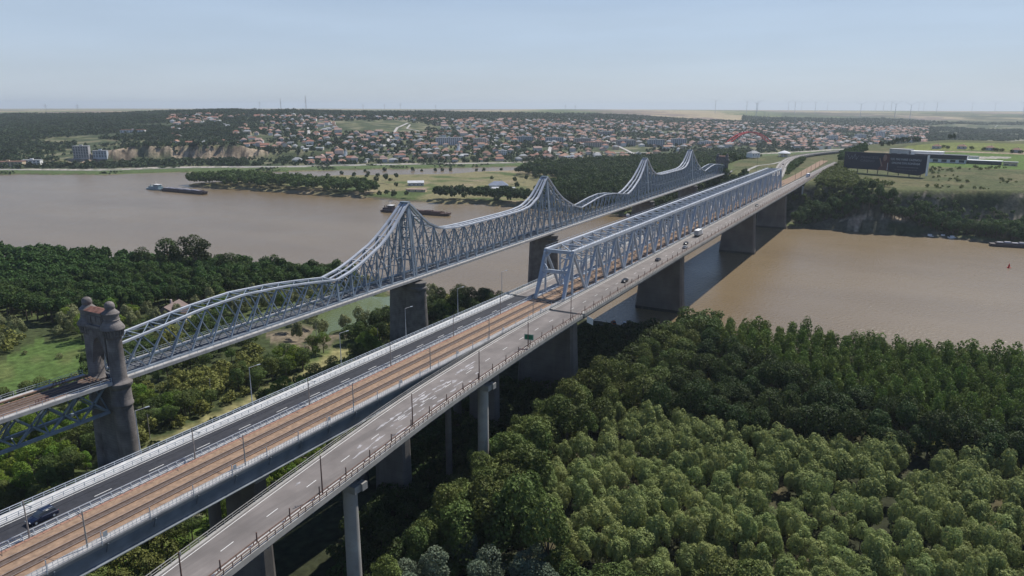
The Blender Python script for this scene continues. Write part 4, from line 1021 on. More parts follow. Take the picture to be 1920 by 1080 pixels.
# town and hill trees: small distant crowns
def blob(rs, n=16, sz=1.):
    d = rs.normal(size=(n, 3)); d[:,2] = np.abs(d[:,2])*.9; d /= np.linalg.norm(d, axis=1)[:,None]
    P_ = d*np.array([3.6, 3.6, 5.5])*rs.uniform(.75, 1.05, (n, 1))+[0, 0, 1.5]; N_ = d+rs.normal(0, .25, d.shape); N_ /= np.linalg.norm(N_, axis=1)[:,None]
    return quads(P_, N_, 4.6*sz, rs)
def far_trees(pts, name, label, m, smin, smax, nf=14, kind='stuff'):
    rs = np.random.RandomState(5); var = [blob(rs, nf) for _ in range(8)]; out = []
    for p in pts:
        v = var[rs.randint(8)]; s_ = rs.uniform(smin, smax); out.append(v*s_*np.array([1, 1, rs.uniform(.7, 1.1)])+p)
    V = np.concatenate(out); o = link(name, fast_mesh(name, V, qfaces(len(V)//4), [m])); tag(o, label, 'trees', None, kind)
M_town = leafmat('town_tree_leaves', (.055,.088,.036), 0, var=.5, scale=.02)
def field(n, cond, rs, rmin=900, rmax=4200, us=(-100, 2000)):
    u = rs.uniform(us[0], us[1], n); r = np.sqrt(rs.uniform(rmin**2, rmax**2, n)); a = YAW-np.arctan((u-960)/FPX)
    x = CAM[0]+r*np.cos(a); y = CAM[1]+r*np.sin(a); z, sd_, inw, hs, B, qd, rr_, uu = terrain(x, y, True)
    ok = cond(x, y, z, B, uu, qd, sd_, hs) & (z > .5); return np.stack([x, y, z], 1)[ok]
qdist = lambda x, y: seg_dist(x, y, QUARRY, False)
tt = field(85000, lambda x, y, z, B, u, q, s, h: (B > 75) & (B < 2150) & (u > 420) & (fbm(x, y, 110, 3)+RS.uniform(-.18, .18, x.shape) > .46-.13*(B > 1300)) & ~((u > 600) & (u < 800) & (B > 800) & (B < 1250)) & ((qdist(x, y) > 14)), RS)
far_trees(tt, 'town_trees', 'dark green trees scattered between the houses of the town', M_town, .7, 1.4, 11)
hh = field(52000, lambda x, y, z, B, u, q, s, h: (B > 75) & (B < 2000) & (u <= 470) & (fbm(x+50, y, 200, 3)+RS.uniform(-.15, .15, x.shape)+.12*(B > 700) > .42) & (qdist(x, y) > 16), RS, 1100, 4300, (-100, 470))
far_trees(hh, 'hillside_wood', 'dark wood covering the hillside above the quarry at left', M_town, .7, 1.4, 10)
rw = field(40000, lambda x, y, z, B, u, q, s, h: (B > 1000) & (B < 3300) & (u > 1380) & (h < -100) & (fbm(x, y, 300, 3) > .40), RS, 2400, 5200, (1350, 2000))
far_trees(rw, 'ridge_wood', 'blue green wood covering the distant ridge at right', M_town, 1.1, 2.0, 8)
bk = field(60000, lambda x, y, z, B, u, q, s, h: (B > 2) & (B < 75) & (fbm(x, y, 40, 3) > .57+.1*(B > 10)), RS, 1100, 1800, (-60, 1150))
far_trees(bk, 'bank_bushes', 'low green bushes along the far bank below the town', M_town, .22, .5, 9)
# ---------------------------------------------------------------- town
def plain(name, col, rough=.8, **k): return mat(name, col, rough, k.pop('var', .15), k.pop('scale', .3), **k)
M_roofs = [plain('red_tile_roof', (.32,.15,.105)), plain('orange_tile_roof', (.38,.22,.155)), plain('brown_tile_roof', (.26,.14,.10)), plain('grey_sheet_roof', (.33,.34,.35)), plain('pink_tile_roof', (.37,.25,.21)), plain('bright_sheet_roof', (.72,.73,.74))]
M_walls = [plain('cream_wall', (.68,.62,.52)), plain('white_wall', (.78,.77,.74)), plain('grey_wall', (.5,.5,.5)), plain('ochre_wall', (.58,.47,.33)), plain('pink_wall', (.62,.50,.46))]
M_win = plain('window_glass', (.05,.065,.085), .2, spec=.6)
M_white = plain('white_paint', (.80,.80,.80), .5); M_tarp = plain('white_canvas', (.85,.85,.85), .6)
M_red = plain('red_paint', (.62,.035,.03), .4); M_green = plain('green_sign_paint', (.01,.17,.08), .4); M_blue = plain('blue_paint', (.04,.10,.30), .4)
DIRB = (0.667, -0.745)
def house_parts(L_, W_, H_, kind):
    w_ = MB(); w_.box(-L_/2, L_/2, -W_/2, W_/2, -2.5, H_); r = MB(); e = .5; rh = W_*.32
    if kind == 'hip':
        a = L_/2-W_*.45
        r.add([(-L_/2-e,-W_/2-e,H_),(L_/2+e,-W_/2-e,H_),(L_/2+e,W_/2+e,H_),(-L_/2-e,W_/2+e,H_),(-a,0,H_+rh),(a,0,H_+rh)], [(0,1,5,4),(1,2,5),(2,3,4,5),(3,0,4),(3,2,1,0)])
    elif kind == 'gable':
        r.add([(-L_/2-e,-W_/2-e,H_),(L_/2+e,-W_/2-e,H_),(L_/2+e,W_/2+e,H_),(-L_/2-e,W_/2+e,H_),(-L_/2-e,0,H_+rh),(L_/2+e,0,H_+rh)], [(0,1,5,4),(1,2,5),(2,3,4,5),(3,0,4),(3,2,1,0)])
    else: r.box(-L_/2-.3, L_/2+.3, -W_/2-.3, W_/2+.3, H_, H_+.5)
    return w_, r
hs_ = np.random.RandomState(21)
tw = field(9500, lambda x, y, z, B, u, q, s, h: (B > 90) & (B < 1450) & (u > 330) & (u < 1720) & (fbm(x+31, y, 150, 3)+.1*(B < 700)+.05*((u > 600) & (u < 1350)) > .44) & ~((u > 640) & (u < 820) & (B > 800) & (B < 1300)) & (qdist(x, y) > 70) & ~((u < 560) & (B < 330)), hs_, 1150, 4200, (330, 1720))
tw = tw[np.argsort(dist(tw))]; keep = []; grid = set()
for p in tw:
    g = (int(p[0]//15), int(p[1]//15))
    if any((g[0]+i, g[1]+j) in grid for i in (-1, 0, 1) for j in (-1, 0, 1)) and hs_.rand() < .88: continue
    grid.add(g); keep.append(p)
tw = np.array(keep); protos = []
RN = ['red tiled', 'orange tiled', 'brown tiled', 'grey sheet', 'faded pink tiled', 'bright metal']; WN = ['cream', 'white', 'grey', 'ochre', 'pink']
for k in range(20):
    ri = [0,1,4,2,0,1,3,4,2,1,5,0,3,4,1,5,2,1,3,4][k]; wi = k % 5; kd = ['hip','gable','hip'][k % 3] if ri not in (5,) else 'flat'
    w_, r = house_parts(hs_.uniform(9, 15), hs_.uniform(8, 10.5), hs_.choice([3.2, 3.6, 6.2]), kd)
    lab = '%s walled house with %s %s roof in the town across the water' % (WN[wi], RN[ri], kd)
    root = thing('house', lab, 'house', (0, 0, 0), 0, 'town houses with %s roofs and %s walls' % (RN[ri], WN[wi])); w_.build('wall', M_walls[wi], root); r.build('roof', M_roofs[ri], root)
    protos.append((root, w_, r, wi, ri))
used = set()
def hrot(rs): return math.atan2(DIRB[1], DIRB[0])+rs.choice([0, math.pi/2])+rs.normal(0, .12)
for p in tw[:300]:
    k = hs_.randint(20); o = protos[k][0] if k not in used else copy_tree(protos[k][0]); used.add(k)
    o.location = tuple(p); o.rotation_euler = (0, 0, hrot(hs_)); s_ = hs_.uniform(1.0, 1.4); o.scale = (s_, s_, s_)
big = MB()
for p in tw[300:]:
    root, w_, r, wi, ri = protos[hs_.randint(20)]; a = hrot(hs_); c, s_ = math.cos(a), math.sin(a); sc_ = hs_.uniform(1.0, 1.45)
    for q, mi in ((w_, wi), (r, 5+ri)):
        big.add([(p[0]+(v[0]*c-v[1]*s_)*sc_, p[1]+(v[0]*s_+v[1]*c)*sc_, p[2]+v[2]*sc_) for v in q.v], q.f, mi)
o = big.build('town_houses', M_walls+M_roofs); tag(o, 'many small tiled houses climbing the slope behind the front rows of the town', 'houses', None, 'stuff')
# streets and promenade
def street(pts, w_, m_, name='street', dz=.35):
    P_ = []
    for i in range(len(pts)-1):
        n = max(2, int(math.dist(pts[i], pts[i+1])/12))
        P_ += [(pts[i][0]+(pts[i+1][0]-pts[i][0])*t/n, pts[i][1]+(pts[i+1][1]-pts[i][1])*t/n) for t in range(n)]
    P_.append(pts[-1]); P_ = np.array(P_); d = np.gradient(P_, axis=0); d /= np.linalg.norm(d, axis=1)[:,None]; n = np.stack([-d[:,1], d[:,0]], 1)*w_/2
    A = P_+n; B_ = P_-n; za = terrain(A[:,0], A[:,1])+dz; zb = terrain(B_[:,0], B_[:,1])+dz; m = MB()
    m.loft([[(A[i,0],A[i,1],za[i]),(B_[i,0],B_[i,1],zb[i])] for i in range(len(P_))], 0, closed=False)
    tag(m.build(name, m_), kind='structure')
M_st = plain('street_surface', (.42,.40,.38))
for pts in ([(1241,882),(1749,1229),(1960,1340)], [(1400,780),(1514,852),(2029,1085)], [(1402,640),(1476,733),(2103,1030)], [(1320,500),(1402,535),(2009,808)], [(1484,359),(1758,522),(1900,600)], [(1253,1124),(1800,1650),(2369,2001)],
            [(1060,880),(1210,700),(1390,520),(1560,330)]): street(pts, 8, M_st, dz=1.0)
street([(560,1180),(640,1010),(735,950),(790,885),(840,815),(930,735),(1010,650),(1080,565),(1150,490)], 7, M_conc, 'promenade')
street([(1700,1660),(2084,1697)], 7, M_st); street([(1900,1290),(1760,1200),(1700,1110)], 6, M_st)
street([(745,-30),(800,-22),(870,-20),(911,-32),(1000,-38),(1048,-36)], 4, M_conc, 'path', .2)
# apartment blocks
def block(x, y, L_, W_, floors, lab, wall, nwin, name='apartment_block', rot=None, roof=None, z=None):
    a = math.atan2(DIRB[1], DIRB[0]) if rot is None else rot; z = gz(x, y)-1 if z is None else z
    g = thing(name, lab, 'building', (x, y, z), a); H_ = floors*2.9+1
    m = MB(); m.box(-L_/2, L_/2, -W_/2, W_/2, -3, H_); m.build('wall', wall, g)
    m = MB(); m.box(-L_/2-.4, L_/2+.4, -W_/2-.4, W_/2+.4, H_+.003, H_+.9); rf = m.build('roof', roof or M_roofs[3], g)
    m = MB(); m.box(-2.5, 2.5, -2, 2, H_+.9, H_+3.1); m.build('stair_head', wall, rf)
    for f in range(floors):
        for i in range(nwin):
            cx = -L_/2+L_*(i+.5)/nwin; hw_ = L_/nwin*.30
            m = MB(); m.box(cx-hw_, cx+hw_, -W_/2-.12, -W_/2-.001, f*2.9+1.1, f*2.9+2.7); m.build('window', M_win, g)
    if W_ >= 11 and floors > 3:
        for f in range(floors):
            m = MB(); m.box(-L_/2-.12, -L_/2-.001, -1.6, 1.6, f*2.9+1.1, f*2.9+2.7); m.build('window', M_win, g)
    return g
M_bw = [plain('pale_block_wall', (.62,.64,.66)), plain('beige_block_wall', (.55,.49,.42)), plain('bluish_block_wall', (.40,.45,.50)), plain('dull_block_wall', (.36,.35,.35))]
for (x, y, L_, W_, fl, lab, wi, nw) in [
    (1375,790,64,13,6,'long pale apartment block in the middle of the town slope',0,13),
    (1415,728,30,13,6,'shorter brownish apartment block right of the long pale one',1,6),
    (710,1175,26,14,7,'weathered grey apartment block beside the left quarry',3,6),
    (735,1158,24,12,4,'low grey apartment block beside the tall tower left of the quarry',2,5),
    (1570,690,50,12,5,'bluish apartment block left of the straight central street',2,9),(1620,625,46,12,5,'bluish apartment block at the top of the central street',2,8),
    (1650,560,44,12,5,'grey apartment block with reddish parapet right of the central street',3,8),(1600,500,60,14,4,'broad red roofed apartment block above the wood',1,10),
    (1690,455,50,12,5,'greyish apartment block behind the pale riverside hall',3,8),(1745,393,44,12,6,'grey apartment block nearest the third bridge peak',2,7),
    (1840,360,40,12,6,'bluish apartment block just left of the red arches',2,7),(1900,300,40,12,4,'pale low apartment block behind the red arches',0,7),
    (2402,30,34,12,6,'pale apartment block above the curved road',0,6),(2571,-40,36,12,6,'pale apartment block behind the billboard, leftmost',0,6),
    (2695,-94,26,12,8,'pale slim apartment block behind the billboard, middle',0,4),(2679,-159,40,12,5,'pale long apartment block behind the billboard, rightmost',0,7),
    (2020,641,46,12,5,'grey apartment block high on the town slope',3,8)]:
    block(x, y, L_, W_, fl, lab, M_bw[wi], nw, roof=M_roofs[0] if 'red roofed' in lab else None)
block(1273,585,18,14,3,'white villa with tall columns near the promenade', M_white, 4, 'villa')
block(632,1200,30,14,3,'white flat roofed warehouse at the left end of the far bank', M_white, 5, 'warehouse')
block(598,1212,50,18,3,'brown long warehouse with an ochre end at the left picture edge', M_walls[3], 8, 'warehouse', roof=M_roofs[2])
block(1320,440,40,12,1,'long low white riverside hall just behind the big wood', M_white, 6, 'hall', roof=M_roofs[5])
block(1190,648,46,16,1,'riverside hall with a wide pale roof', M_walls[4], 8, 'hall', roof=M_roofs[5])
block(1008,870,34,14,1,'pale industrial hall on the bank right of the quarry', M_white, 4, 'hall', roof=M_roofs[5])
block(1132,1633,60,16,2,'long bright red roofed building on the left hillside', M_white, 8, 'school', roof=M_roofs[0])
block(3870,-155,150,30,2,'wide red roofed building on the distant ridge at right', M_walls[0], 8, 'school', roof=M_roofs[0], rot=1.5)
block(2262,2270,55,16,2,'large red roofed building on the crest left of the masts', M_walls[4], 8, 'school', roof=M_roofs[0])
for (x, y, lab) in ((1255,686,'white church spire near the middle of the riverside houses'), (1057,837,'white church spire left of the riverside houses')):
    g = thing('church', lab, 'church', (x, y, gz(x, y))); m = MB(); m.box(-2.5,2.5,-2.5,2.5,-2,14); m.box(-7,-2.51,-4,4,-2,7); m.build('tower', M_white, g)
    m = MB(); m.add([(-2.6,-2.6,14),(2.6,-2.6,14),(2.6,2.6,14),(-2.6,2.6,14),(0,0,22)], [(0,1,4),(1,2,4),(2,3,4),(3,0,4),(3,2,1,0)]); m.build('spire', M_roofs[3], g)
# red arch bridge
g = thing('arch_bridge', 'bridge with twin red arches far behind the old bridge', 'bridge', (2060, 215, 8)); A0 = np.array([1985., 262]); A1 = np.array([2125., 172]); n_ = np.array([-(A1-A0)[1], (A1-A0)[0]]); n_ /= np.linalg.norm(n_)
def arcp(t, s): p = A0+(A1-A0)*t+n_*s; return (p[0], p[1], 12+31*(1-(2*t-1)**2))
for s in (-8, 8):
    m = MB()
    for i in range(24): m.beam(arcp(i/24, s*(1-.35*(1-abs(2*(i/24)-1)))), arcp((i+1)/24, s*(1-.35*(1-abs(2*((i+1)/24)-1)))), 3.0, 3.0)
    put(m, 'arch', M_red, g)
    m = MB()
    for i in range(2, 23):
        p = arcp(i/24, s*(1-.35*(1-abs(2*(i/24)-1)))); q = arcp(i/24, s); m.beam(p, (q[0], q[1], 12), .4)
    put(m, 'hangers', M_white, g)
m = MB()
for i in range(5, 20, 2):
    k = .65+.35*abs(2*(i/24)-1); m.beam(arcp(i/24, -8*k), arcp(i/24, 8*k), 1.4, 1.4)
put(m, 'cross_beam', M_red, g)
m = MB(); m.beam(tuple(A0)+(12,), tuple(A1)+(12,), 17, 1.5); put(m, 'deck', M_conc, g)
# pavilion and houses near the far end
g = thing('pavilion', 'round pavilion with a pale conical roof beside the curved road', 'pavilion', (1075, -22, gz(1075, -22)))
m = MB(); m.lathe([(9.5,5.2),(9.5,5.6),(6,7.6),(1,9.3),(.1,9.6)], 0, 0, 16); m.build('roof', M_roofs[5], g)
for i in range(8): m = MB(); m.tube((8*math.cos(i*.785),8*math.sin(i*.785),-1), (8*math.cos(i*.785),8*math.sin(i*.785),5.2), .35, n=6); m.build('post', M_white, g)
m = MB(); m.lathe([(5.2,-1),(5.2,5.1)], 0, 0, 16); m.build('wall', M_walls[0], g)
def simple_house(x, y, L_, W_, H_, rot, lab, wm, rm, kd='gable', name='house', cat='house', nw=3, z=None, chim=True):
    g = thing(name, lab, cat, (x, y, gz(x, y) if z is None else z), rot); w_, r = house_parts(L_, W_, H_, kd); w_.build('wall', wm, g); rf = r.build('roof', rm, g)
    if chim:
        m = MB(); m.box(L_*.15-.4, L_*.15+.4, W_*.12-.4, W_*.12+.4, H_+.6, H_+W_*.32+1.2); m.build('chimney', M_walls[4], rf)
    for i in range(nw):
        cx = -L_/2+L_*(i+.5)/nw; m = MB(); m.box(cx-.7, cx+.7, -W_/2-.08, -W_/2-.001, 1, min(2.5, H_-.3)); m.build('window', M_win, g)
    return g
simple_house(1010, 12, 16, 11, 4, -.6, 'low pale house in the trees left of the pavilion', M_white, M_roofs[3], 'hip', z=gz(1010,12)+4)
simple_house(715, 412, 22, 9, 4.2, -.95, 'long shed with pale blue roof on the open flood plain', M_walls[2], M_roofs[5], 'gable', 'shed', 'shed', 4, chim=False)
simple_house(655, 368, 26, 8, 3, -1.2, 'low open sided shed with dusty flat roof near the far shore', M_walls[3], M_roofs[4], 'flat', 'shed', 'shed', 3, chim=False)
simple_house(745, 296, 26, 16, 4.5, -1.0, 'large bluish hip roofed house on the flood plain behind the old bridge', M_walls[2], plain('slate_blue_roof', (.24,.28,.36)), 'hip', nw=4)
simple_house(716, 272, 30, 9, 3, -1.1, 'long low annexe with white roof beside the bluish house', M_white, M_roofs[5], 'gable', 'annexe', 'building', 3, chim=False)
M_brownroof = plain('weathered_brown_roof', (.20,.15,.135))
g = simple_house(115, 132, 15, 11, 5.2, .45, 'brown roofed house among trees behind the first arch of the old bridge', M_walls[2], M_brownroof, 'gable')
m = MB(); m.add([(-3,-8.5,4.2),(4,-8.5,4.2),(.5,-8.5,6.9),(-3,0,4.2),(4,0,4.2),(.5,0,6.9)], [(0,1,2),(0,2,5,3),(1,4,5,2),(3,4,1,0)]); m.build('front_gable', M_brownroof, g)
m = MB(); m.box(-2.4, 3.4, -7.8, -5.52, -1, 4.2); m.build('porch', M_walls[0], g)
g = thing('jetty', 'rusty landing stage along the muddy far shore', 'jetty', (604, 388, .4), 1.55); m = MB(); m.box(-16,16,-2.5,2.5,0,.5); m.build('deck', M_plank, g)
for x in (-15,-7,0,7,15): m = MB(); m.tube((x,-2.3,-3), (x,-2.3,1.6), .2, n=6); m.build('post', M_rust, g)
g = thing('pontoon', 'flat rusty pontoon moored at the far shore under the old bridge', 'pontoon', (594, 52, 0), 1.6); m = MB(); m.box(-9,9,-2.5,2.5,-.4,.9); m.build('hull', M_rustplate, g); m = MB(); m.box(3,6,-1.3,1.3,.9,3); m.build('cabin', M_white, g)

# ---------------------------------------------------------------- right hill: billboard and estate
def text_mesh(s_, size, loc, rot, mtl, parent, name, ext=.03, xs=1.):
    cu = bpy.data.curves.new(name, 'FONT'); cu.body = s_; cu.size = size; cu.extrude = ext; cu.align_x = 'LEFT'; cu.resolution_u = 2
    to = bpy.data.objects.new('tmp', cu); COL.objects.link(to); dg = bpy.context.evaluated_depsgraph_get(); me = bpy.data.meshes.new_from_object(to.evaluated_get(dg)); bpy.data.objects.remove(to)
    me.materials.clear(); me.materials.append(mtl); me.name = name; me.transform(Matrix.Rotation(math.pi/2, 4, 'X')); me.transform(Matrix.Diagonal((xs, 1, 1, 1)))
    o = bpy.data.objects.new(name, me); COL.objects.link(o); o.parent = parent; o.location = loc; return o
Ax, Ay = 801., -127.; Bx, By = 771., -209.
BBZ = 41.0; bl = math.dist((Ax, Ay), (Bx, By)); ang = math.atan2(By-Ay, Bx-Ax)
bb = thing('billboard', 'huge dark navy billboard with white casino lettering on the right hill', 'billboard', (Ax, Ay, BBZ), ang)
# local: x along the board, y towards the river is negative side
M_navy = plain('billboard_navy', (.012,.018,.040), .45, var=.1); M_txt = plain('billboard_white_ink', (.55,.58,.62), .6, var=.05); M_dim = plain('billboard_grey_ink', (.16,.16,.19), .6, var=.05)
h0, h1 = 2.4, 21.0
m = MB(); m.box(0, bl, 0, 1.2, h0, h1); bd = m.build('board', M_navy, bb)
m = MB(); m.add([(bl,0,h0-3),(bl,1.2,h0-3),(bl,1.2,h1),(bl,0,h1),(bl+1.2,3,h0-3),(bl+1.2,3,h1)], [(0,1,2,3),(1,4,5,2),(0,4,1),(0,3,5,4),(3,2,5)]); m.build('edge_panel', M_white, bd)
m = MB(); m.add([(bl*.52,-.05,h0),(bl,-.05,h0),(bl-7,-.05,h0-3.2),(bl*.62,-.05,h0-1.5)], [(0,3,2,1)]); 
m.add([(bl*.52,.4,h0),(bl,.4,h0),(bl-7,.4,h0-3.2),(bl*.62,.4,h0-1.5)], [(0,1,2,3)]); m.build('lower_panel', M_navy, bd)
for i in range(8):
    m = MB(); q = 5+i*(bl-10)/7; m.box(q-.35, q+.35, .3, .9, -6, h0); m.build('post', M_dark, bb)
def shape2(pts, mtl, name, y=-.04):
    m = MB(); m.add([(p[0], y, p[1]) for p in pts], [tuple(range(len(pts)))]); return m.build(name, mtl, bd)
def zig(pts, w_, mtl, name):
    m = MB()
    for a, b in zip(pts[:-1], pts[1:]): m.beam((a[0],-.05,a[1]), (b[0],-.05,b[1]), w_, .08)
    m.build(name, mtl, bd)
zig([(3,18.2),(6,12.8),(8.2,17),(9.3,13),(12,18.5),(13.6,12.8),(16.2,17.5)], .55, M_txt, 'emblem'); zig([(5,19),(7.3,12),(10.5,18.6),(12,12.3),(14.2,17)], .35, M_dim, 'emblem')
text_mesh('PRINCESS', 3.7, (18,-.05,14.6), 0, M_dim, bd, 'lettering', xs=1.25); text_mesh('CASINO', 3.6, (18,-.05,10.8), 0, M_dim, bd, 'lettering', xs=1.2)
text_mesh('CEL MAI MARE CAZINOU', 3.2, (50.5,-.05,14.2), 0, M_txt, bd, 'lettering', xs=.86); text_mesh('ONLINE DIN ROMÂNIA', 3.2, (52,-.05,10.2), 0, M_txt, bd, 'lettering', xs=.86)
m = MB(); q = 58.
for k in (2.2,1.4,3.1,.9,2.6,1.8,3.3,1.2,2.4): m.box(q, q+k, -.06, -.01, 6.7, 7.6); q += k+.35
m.build('small_print', M_dim, bd); m = MB(); q = 56.
for k in (1.6,2.8,1.1,2.2,1.5,2.9,1.9,2.4): m.box(q, q+k, -.06, -.01, 4.1, 4.5); q += k+.9
m.build('small_print', M_dim, bd)
M_maroon = plain('poster_maroon', (.09,.02,.025), .6); M_skin = plain('poster_skin', (.30,.19,.16), .6); M_gown = plain('poster_dark_red', (.11,.04,.04), .6)
shape2([(41,h0+.1),(49.5,h0+.1),(49.3,h1-1),(45,h1-.6),(42,16)], M_maroon, 'poster_background', -.03)
shape2([(37.5,h0+.1),(47.5,h0+.1),(47,8.5),(46,11.5),(44.6,13.4),(43,13),(41.6,10),(40,6.5)], M_gown, 'poster_figure', -.05)
shape2([(43.2,13),(45,12.6),(46.4,14.5),(46.8,17),(46,19.2),(44.4,19.8),(43,18.6),(42.6,15.6)], M_skin, 'poster_figure', -.06)
shape2([(38.6,15.8),(39.4,16),(41.7,10.2),(42.8,7.2),(41.4,6.6),(40.2,10)], M_skin, 'poster_figure', -.07); shape2([(47.7,h0+.4),(48.3,h0+.4),(48.3,11),(47.7,11)], M_txt, 'poster_glass', -.06)
def flat_building(x, y, L_, W_, H_, rot, lab, wm, rm, wins=4, name='winery_building', z=None, band=False):
    g = thing(name, lab, 'building', (x, y, (gz(x, y)) if z is None else z), rot)
    m = MB(); m.box(-L_/2, L_/2, -W_/2, W_/2, -3, H_); m.build('wall', wm, g)
    m = MB(); m.box(-L_/2-.6, L_/2+.6, -W_/2-.6, W_/2+.6, H_+.003, H_+.7); m.build('roof', rm, g)
    if band: m = MB(); m.box(-L_/2-.5, L_/2+.5, -W_/2-1.2, -W_/2-.003, H_*.5, H_+.7); m.build('dark_upper_band', M_navy, g)
    for i in range(wins):
        cx = -L_/2+L_*(i+.5)/wins; m = MB(); m.box(cx-L_/wins*.3, cx+L_/wins*.3, -W_/2-.1, -W_/2-.001, .6, H_*.42); m.build('window', M_win, g)
    return g
flat_building(1052, -181, 26, 16, 9, -1.9, 'grey boxy winery building with a white frame, farthest left', M_walls[2], M_roofs[3], 2)
flat_building(1045, -213, 38, 18, 7, -1.75, 'wide pale winery hall behind the billboard top', M_white, M_roofs[5], 3)
flat_building(975, -228, 58, 18, 9, -1.75, 'long winery building with dark upper storey and pale lower walls', M_white, M_navy, 6, band=True)
flat_building(1000, -263, 14, 12, 6, -1.75, 'small pale annexe at the right end of the long winery building', M_white, M_roofs[3], 2)
g = flat_building(965, -275, 36, 11, 4, -1.75, 'white canopy pavilion with dark glass sides right of the winery', M_win, M_tarp, 5, 'canopy_pavilion'); 
flat_building(955, -301, 14, 9, 4, -1.75, 'small brown garden hut right of the white canopy pavilion', M_walls[3], M_roofs[3], 2, 'garden_hut')
for (x, y, lab) in ((1160,-226,'small dark roofed cottage below the vineyard, leftmost'), (1150,-258,'small cottage below the vineyard, second from the left'), (1140,-292,'grey cottage with trees below the vineyard'), (1120,-322,'dark cottage at the right picture edge')):
    simple_house(x, y, 11, 8, 3.6, -1.8, lab, M_walls[2], M_roofs[2], 'hip', 'cottage', 'house', 2)
ch = np.array([(1150,-240),(1145,-270),(1135,-284),(1132,-297),(1128,-300),(1112,-316),(1108,-326),(1165,-234),(1125,-305)], float); ch = np.c_[ch, terrain(ch[:,0], ch[:,1])]
rs_ = np.random.RandomState(3)
for i, p in enumerate(ch):
    o = make_proto('shrub', M_darkl, 90, 'garden_tree') if i == 0 else copy_tree(o0)
    if i == 0: o0 = o
    tag(o, 'small dark garden tree beside the cottages under the vineyard', 'tree', 'garden trees by the cottages'); o.location = tuple(p); o.rotation_euler = (0, 0, rs_.uniform(0, 6)); o.scale = (1.3, 1.3, 1.5)

# ---------------------------------------------------------------- boats
M_hull = plain('dark_hull', (.045,.035,.045), .5); M_rusthull = plain('rusty_brown_hull', (.10,.06,.05), .6); M_bluegrey = plain('blue_grey_boat_paint', (.22,.30,.33), .5); M_cover = plain('hatch_cover', (.34,.33,.36), .5)
def hull(L_, W_, H_, mtl, parent, name='hull', bow=6, z0=-1.):
    secs = []
    for x, wf, zb, zt in [(-L_/2,.75,z0+.8,H_), (-L_/2+2.5,1,z0,H_), (L_/2-bow,1,z0,H_), (L_/2-bow*.4,.92,z0+.5,H_+.25), (L_/2,.55,H_*.6,H_+.7)]:
        w_ = W_/2*wf; secs.append([(x,-w_,zt),(x,-w_,(zb+zt)/2),(x,-w_*.8,zb),(x,w_*.8,zb),(x,w_,(zb+zt)/2),(x,w_,zt)])
    m = MB(); m.loft(secs); return m.build(name, mtl, parent)
def pusher(x, y, rz, lab, col, L_=30):
    g = thing('pusher_boat', lab, 'boat', (x, y, 0), rz); h = hull(L_, 9.5, 2.0, col[0], g, bow=3)
    m = MB(); m.box(-L_*.35, L_*.28, -3.6, 3.6, 2.0, 4.6); ck = m.build('deckhouse', col[1], g)
    m = MB(); m.box(-L_*.05, L_*.22, -3.0, 3.0, 4.6, 7.2); wh = m.build('wheelhouse', col[1], g)
    m = MB(); m.box(-L_*.045, L_*.215, -3.06, 3.06, 5.7, 6.7); m.build('window', M_win, wh)
    m = MB(); m.box(-L_*.08, L_*.25, -3.4, 3.4, 7.2, 7.4); m.build('wheelhouse_roof', M_white, wh)
    m = MB(); m.tube((L_*.02,0,7.4), (L_*.02,0,11.5), .12, .06, 6); m.build('mast', M_white, g)
    for s in (-1, 1): m = MB(); m.tube((-L_*.26,s*2,4.6), (-L_*.26,s*2,7.0), .5, .5, 8); m.build('funnel', col[0], g)
    m = MB()
    for s in (-1, 1):
        m.beam((-L_*.47,s*4.4,2.9), (L_*.44,s*4.4,2.9), .08)
        for i in range(10): q = -L_*.46+L_*.9*i/9; m.beam((q,s*4.4,2.0), (q,s*4.4,2.9), .07)
    m.build('railing', M_white, g); return g
def barge(x, y, rz, lab, L_, W_, mtl, covers=8, H_=3.2, humps=True):
    g = thing('barge', lab, 'barge', (x, y, 0), rz); hull(L_, W_, H_, mtl, g, bow=8)
    m = MB(); m.box(-L_/2+4, L_/2-9, -W_/2+1, -W_/2+1.5, H_, H_+1.1); m.box(-L_/2+4, L_/2-9, W_/2-1.5, W_/2-1, H_, H_+1.1); m.box(-L_/2+4, -L_/2+4.5, -W_/2+1.5, W_/2-1.5, H_, H_+1.1); m.box(L_/2-9.5, L_/2-9, -W_/2+1.5, W_/2-1.5, H_, H_+1.1); m.build('coaming', mtl, g)
    for i in range(covers):
        a = -L_/2+5+(L_-15)*i/covers; b = a+(L_-15)/covers*.82; hh_ = 1.5+.5*(i % 2)
        m = MB(); m.add([(a,-W_/2+1.6,H_+.4),(b,-W_/2+1.6,H_+.4),(b,W_/2-1.6,H_+.4),(a,W_/2-1.6,H_+.4),(a,-W_/2+2.6,H_+hh_),(b,-W_/2+2.6,H_+hh_),(b,W_/2-2.6,H_+hh_),(a,W_/2-2.6,H_+hh_)], [(4,5,6,7),(0,1,5,4),(1,2,6,5),(2,3,7,6),(3,0,4,7)]); m.build('hatch_cover', M_cover if humps else mtl, g)
    for s in (-1, 1): m = MB(); m.tube((L_/2-5,s*2.5,H_), (L_/2-5,s*2.5,H_+1.2), .35, .35, 8); m.build('bollard', M_dark, g)
    return g
pusher(517, 699, -1.59, 'pale blue grey pusher boat behind the loaded barge near the river spit', (M_bluegrey, M_bluegrey), 34)
barge(514, 638, -1.59, 'dark barge with pale hatch covers pushed past the river spit', 84, 11, M_hull, 9)
pusher(503, 293, -1.5, 'dark pusher boat partly hidden by the first bridge peak', (M_rusthull, M_hull), 20)
barge(507, 251, -1.5, 'low rusty brown barge behind the first bridge peak', 62, 10, M_rusthull, 5, 2.6, False)
barge(592, -282, -1.45, 'dark barge moored at the right edge below the cliff', 46, 8, M_hull, 6, 2.2)
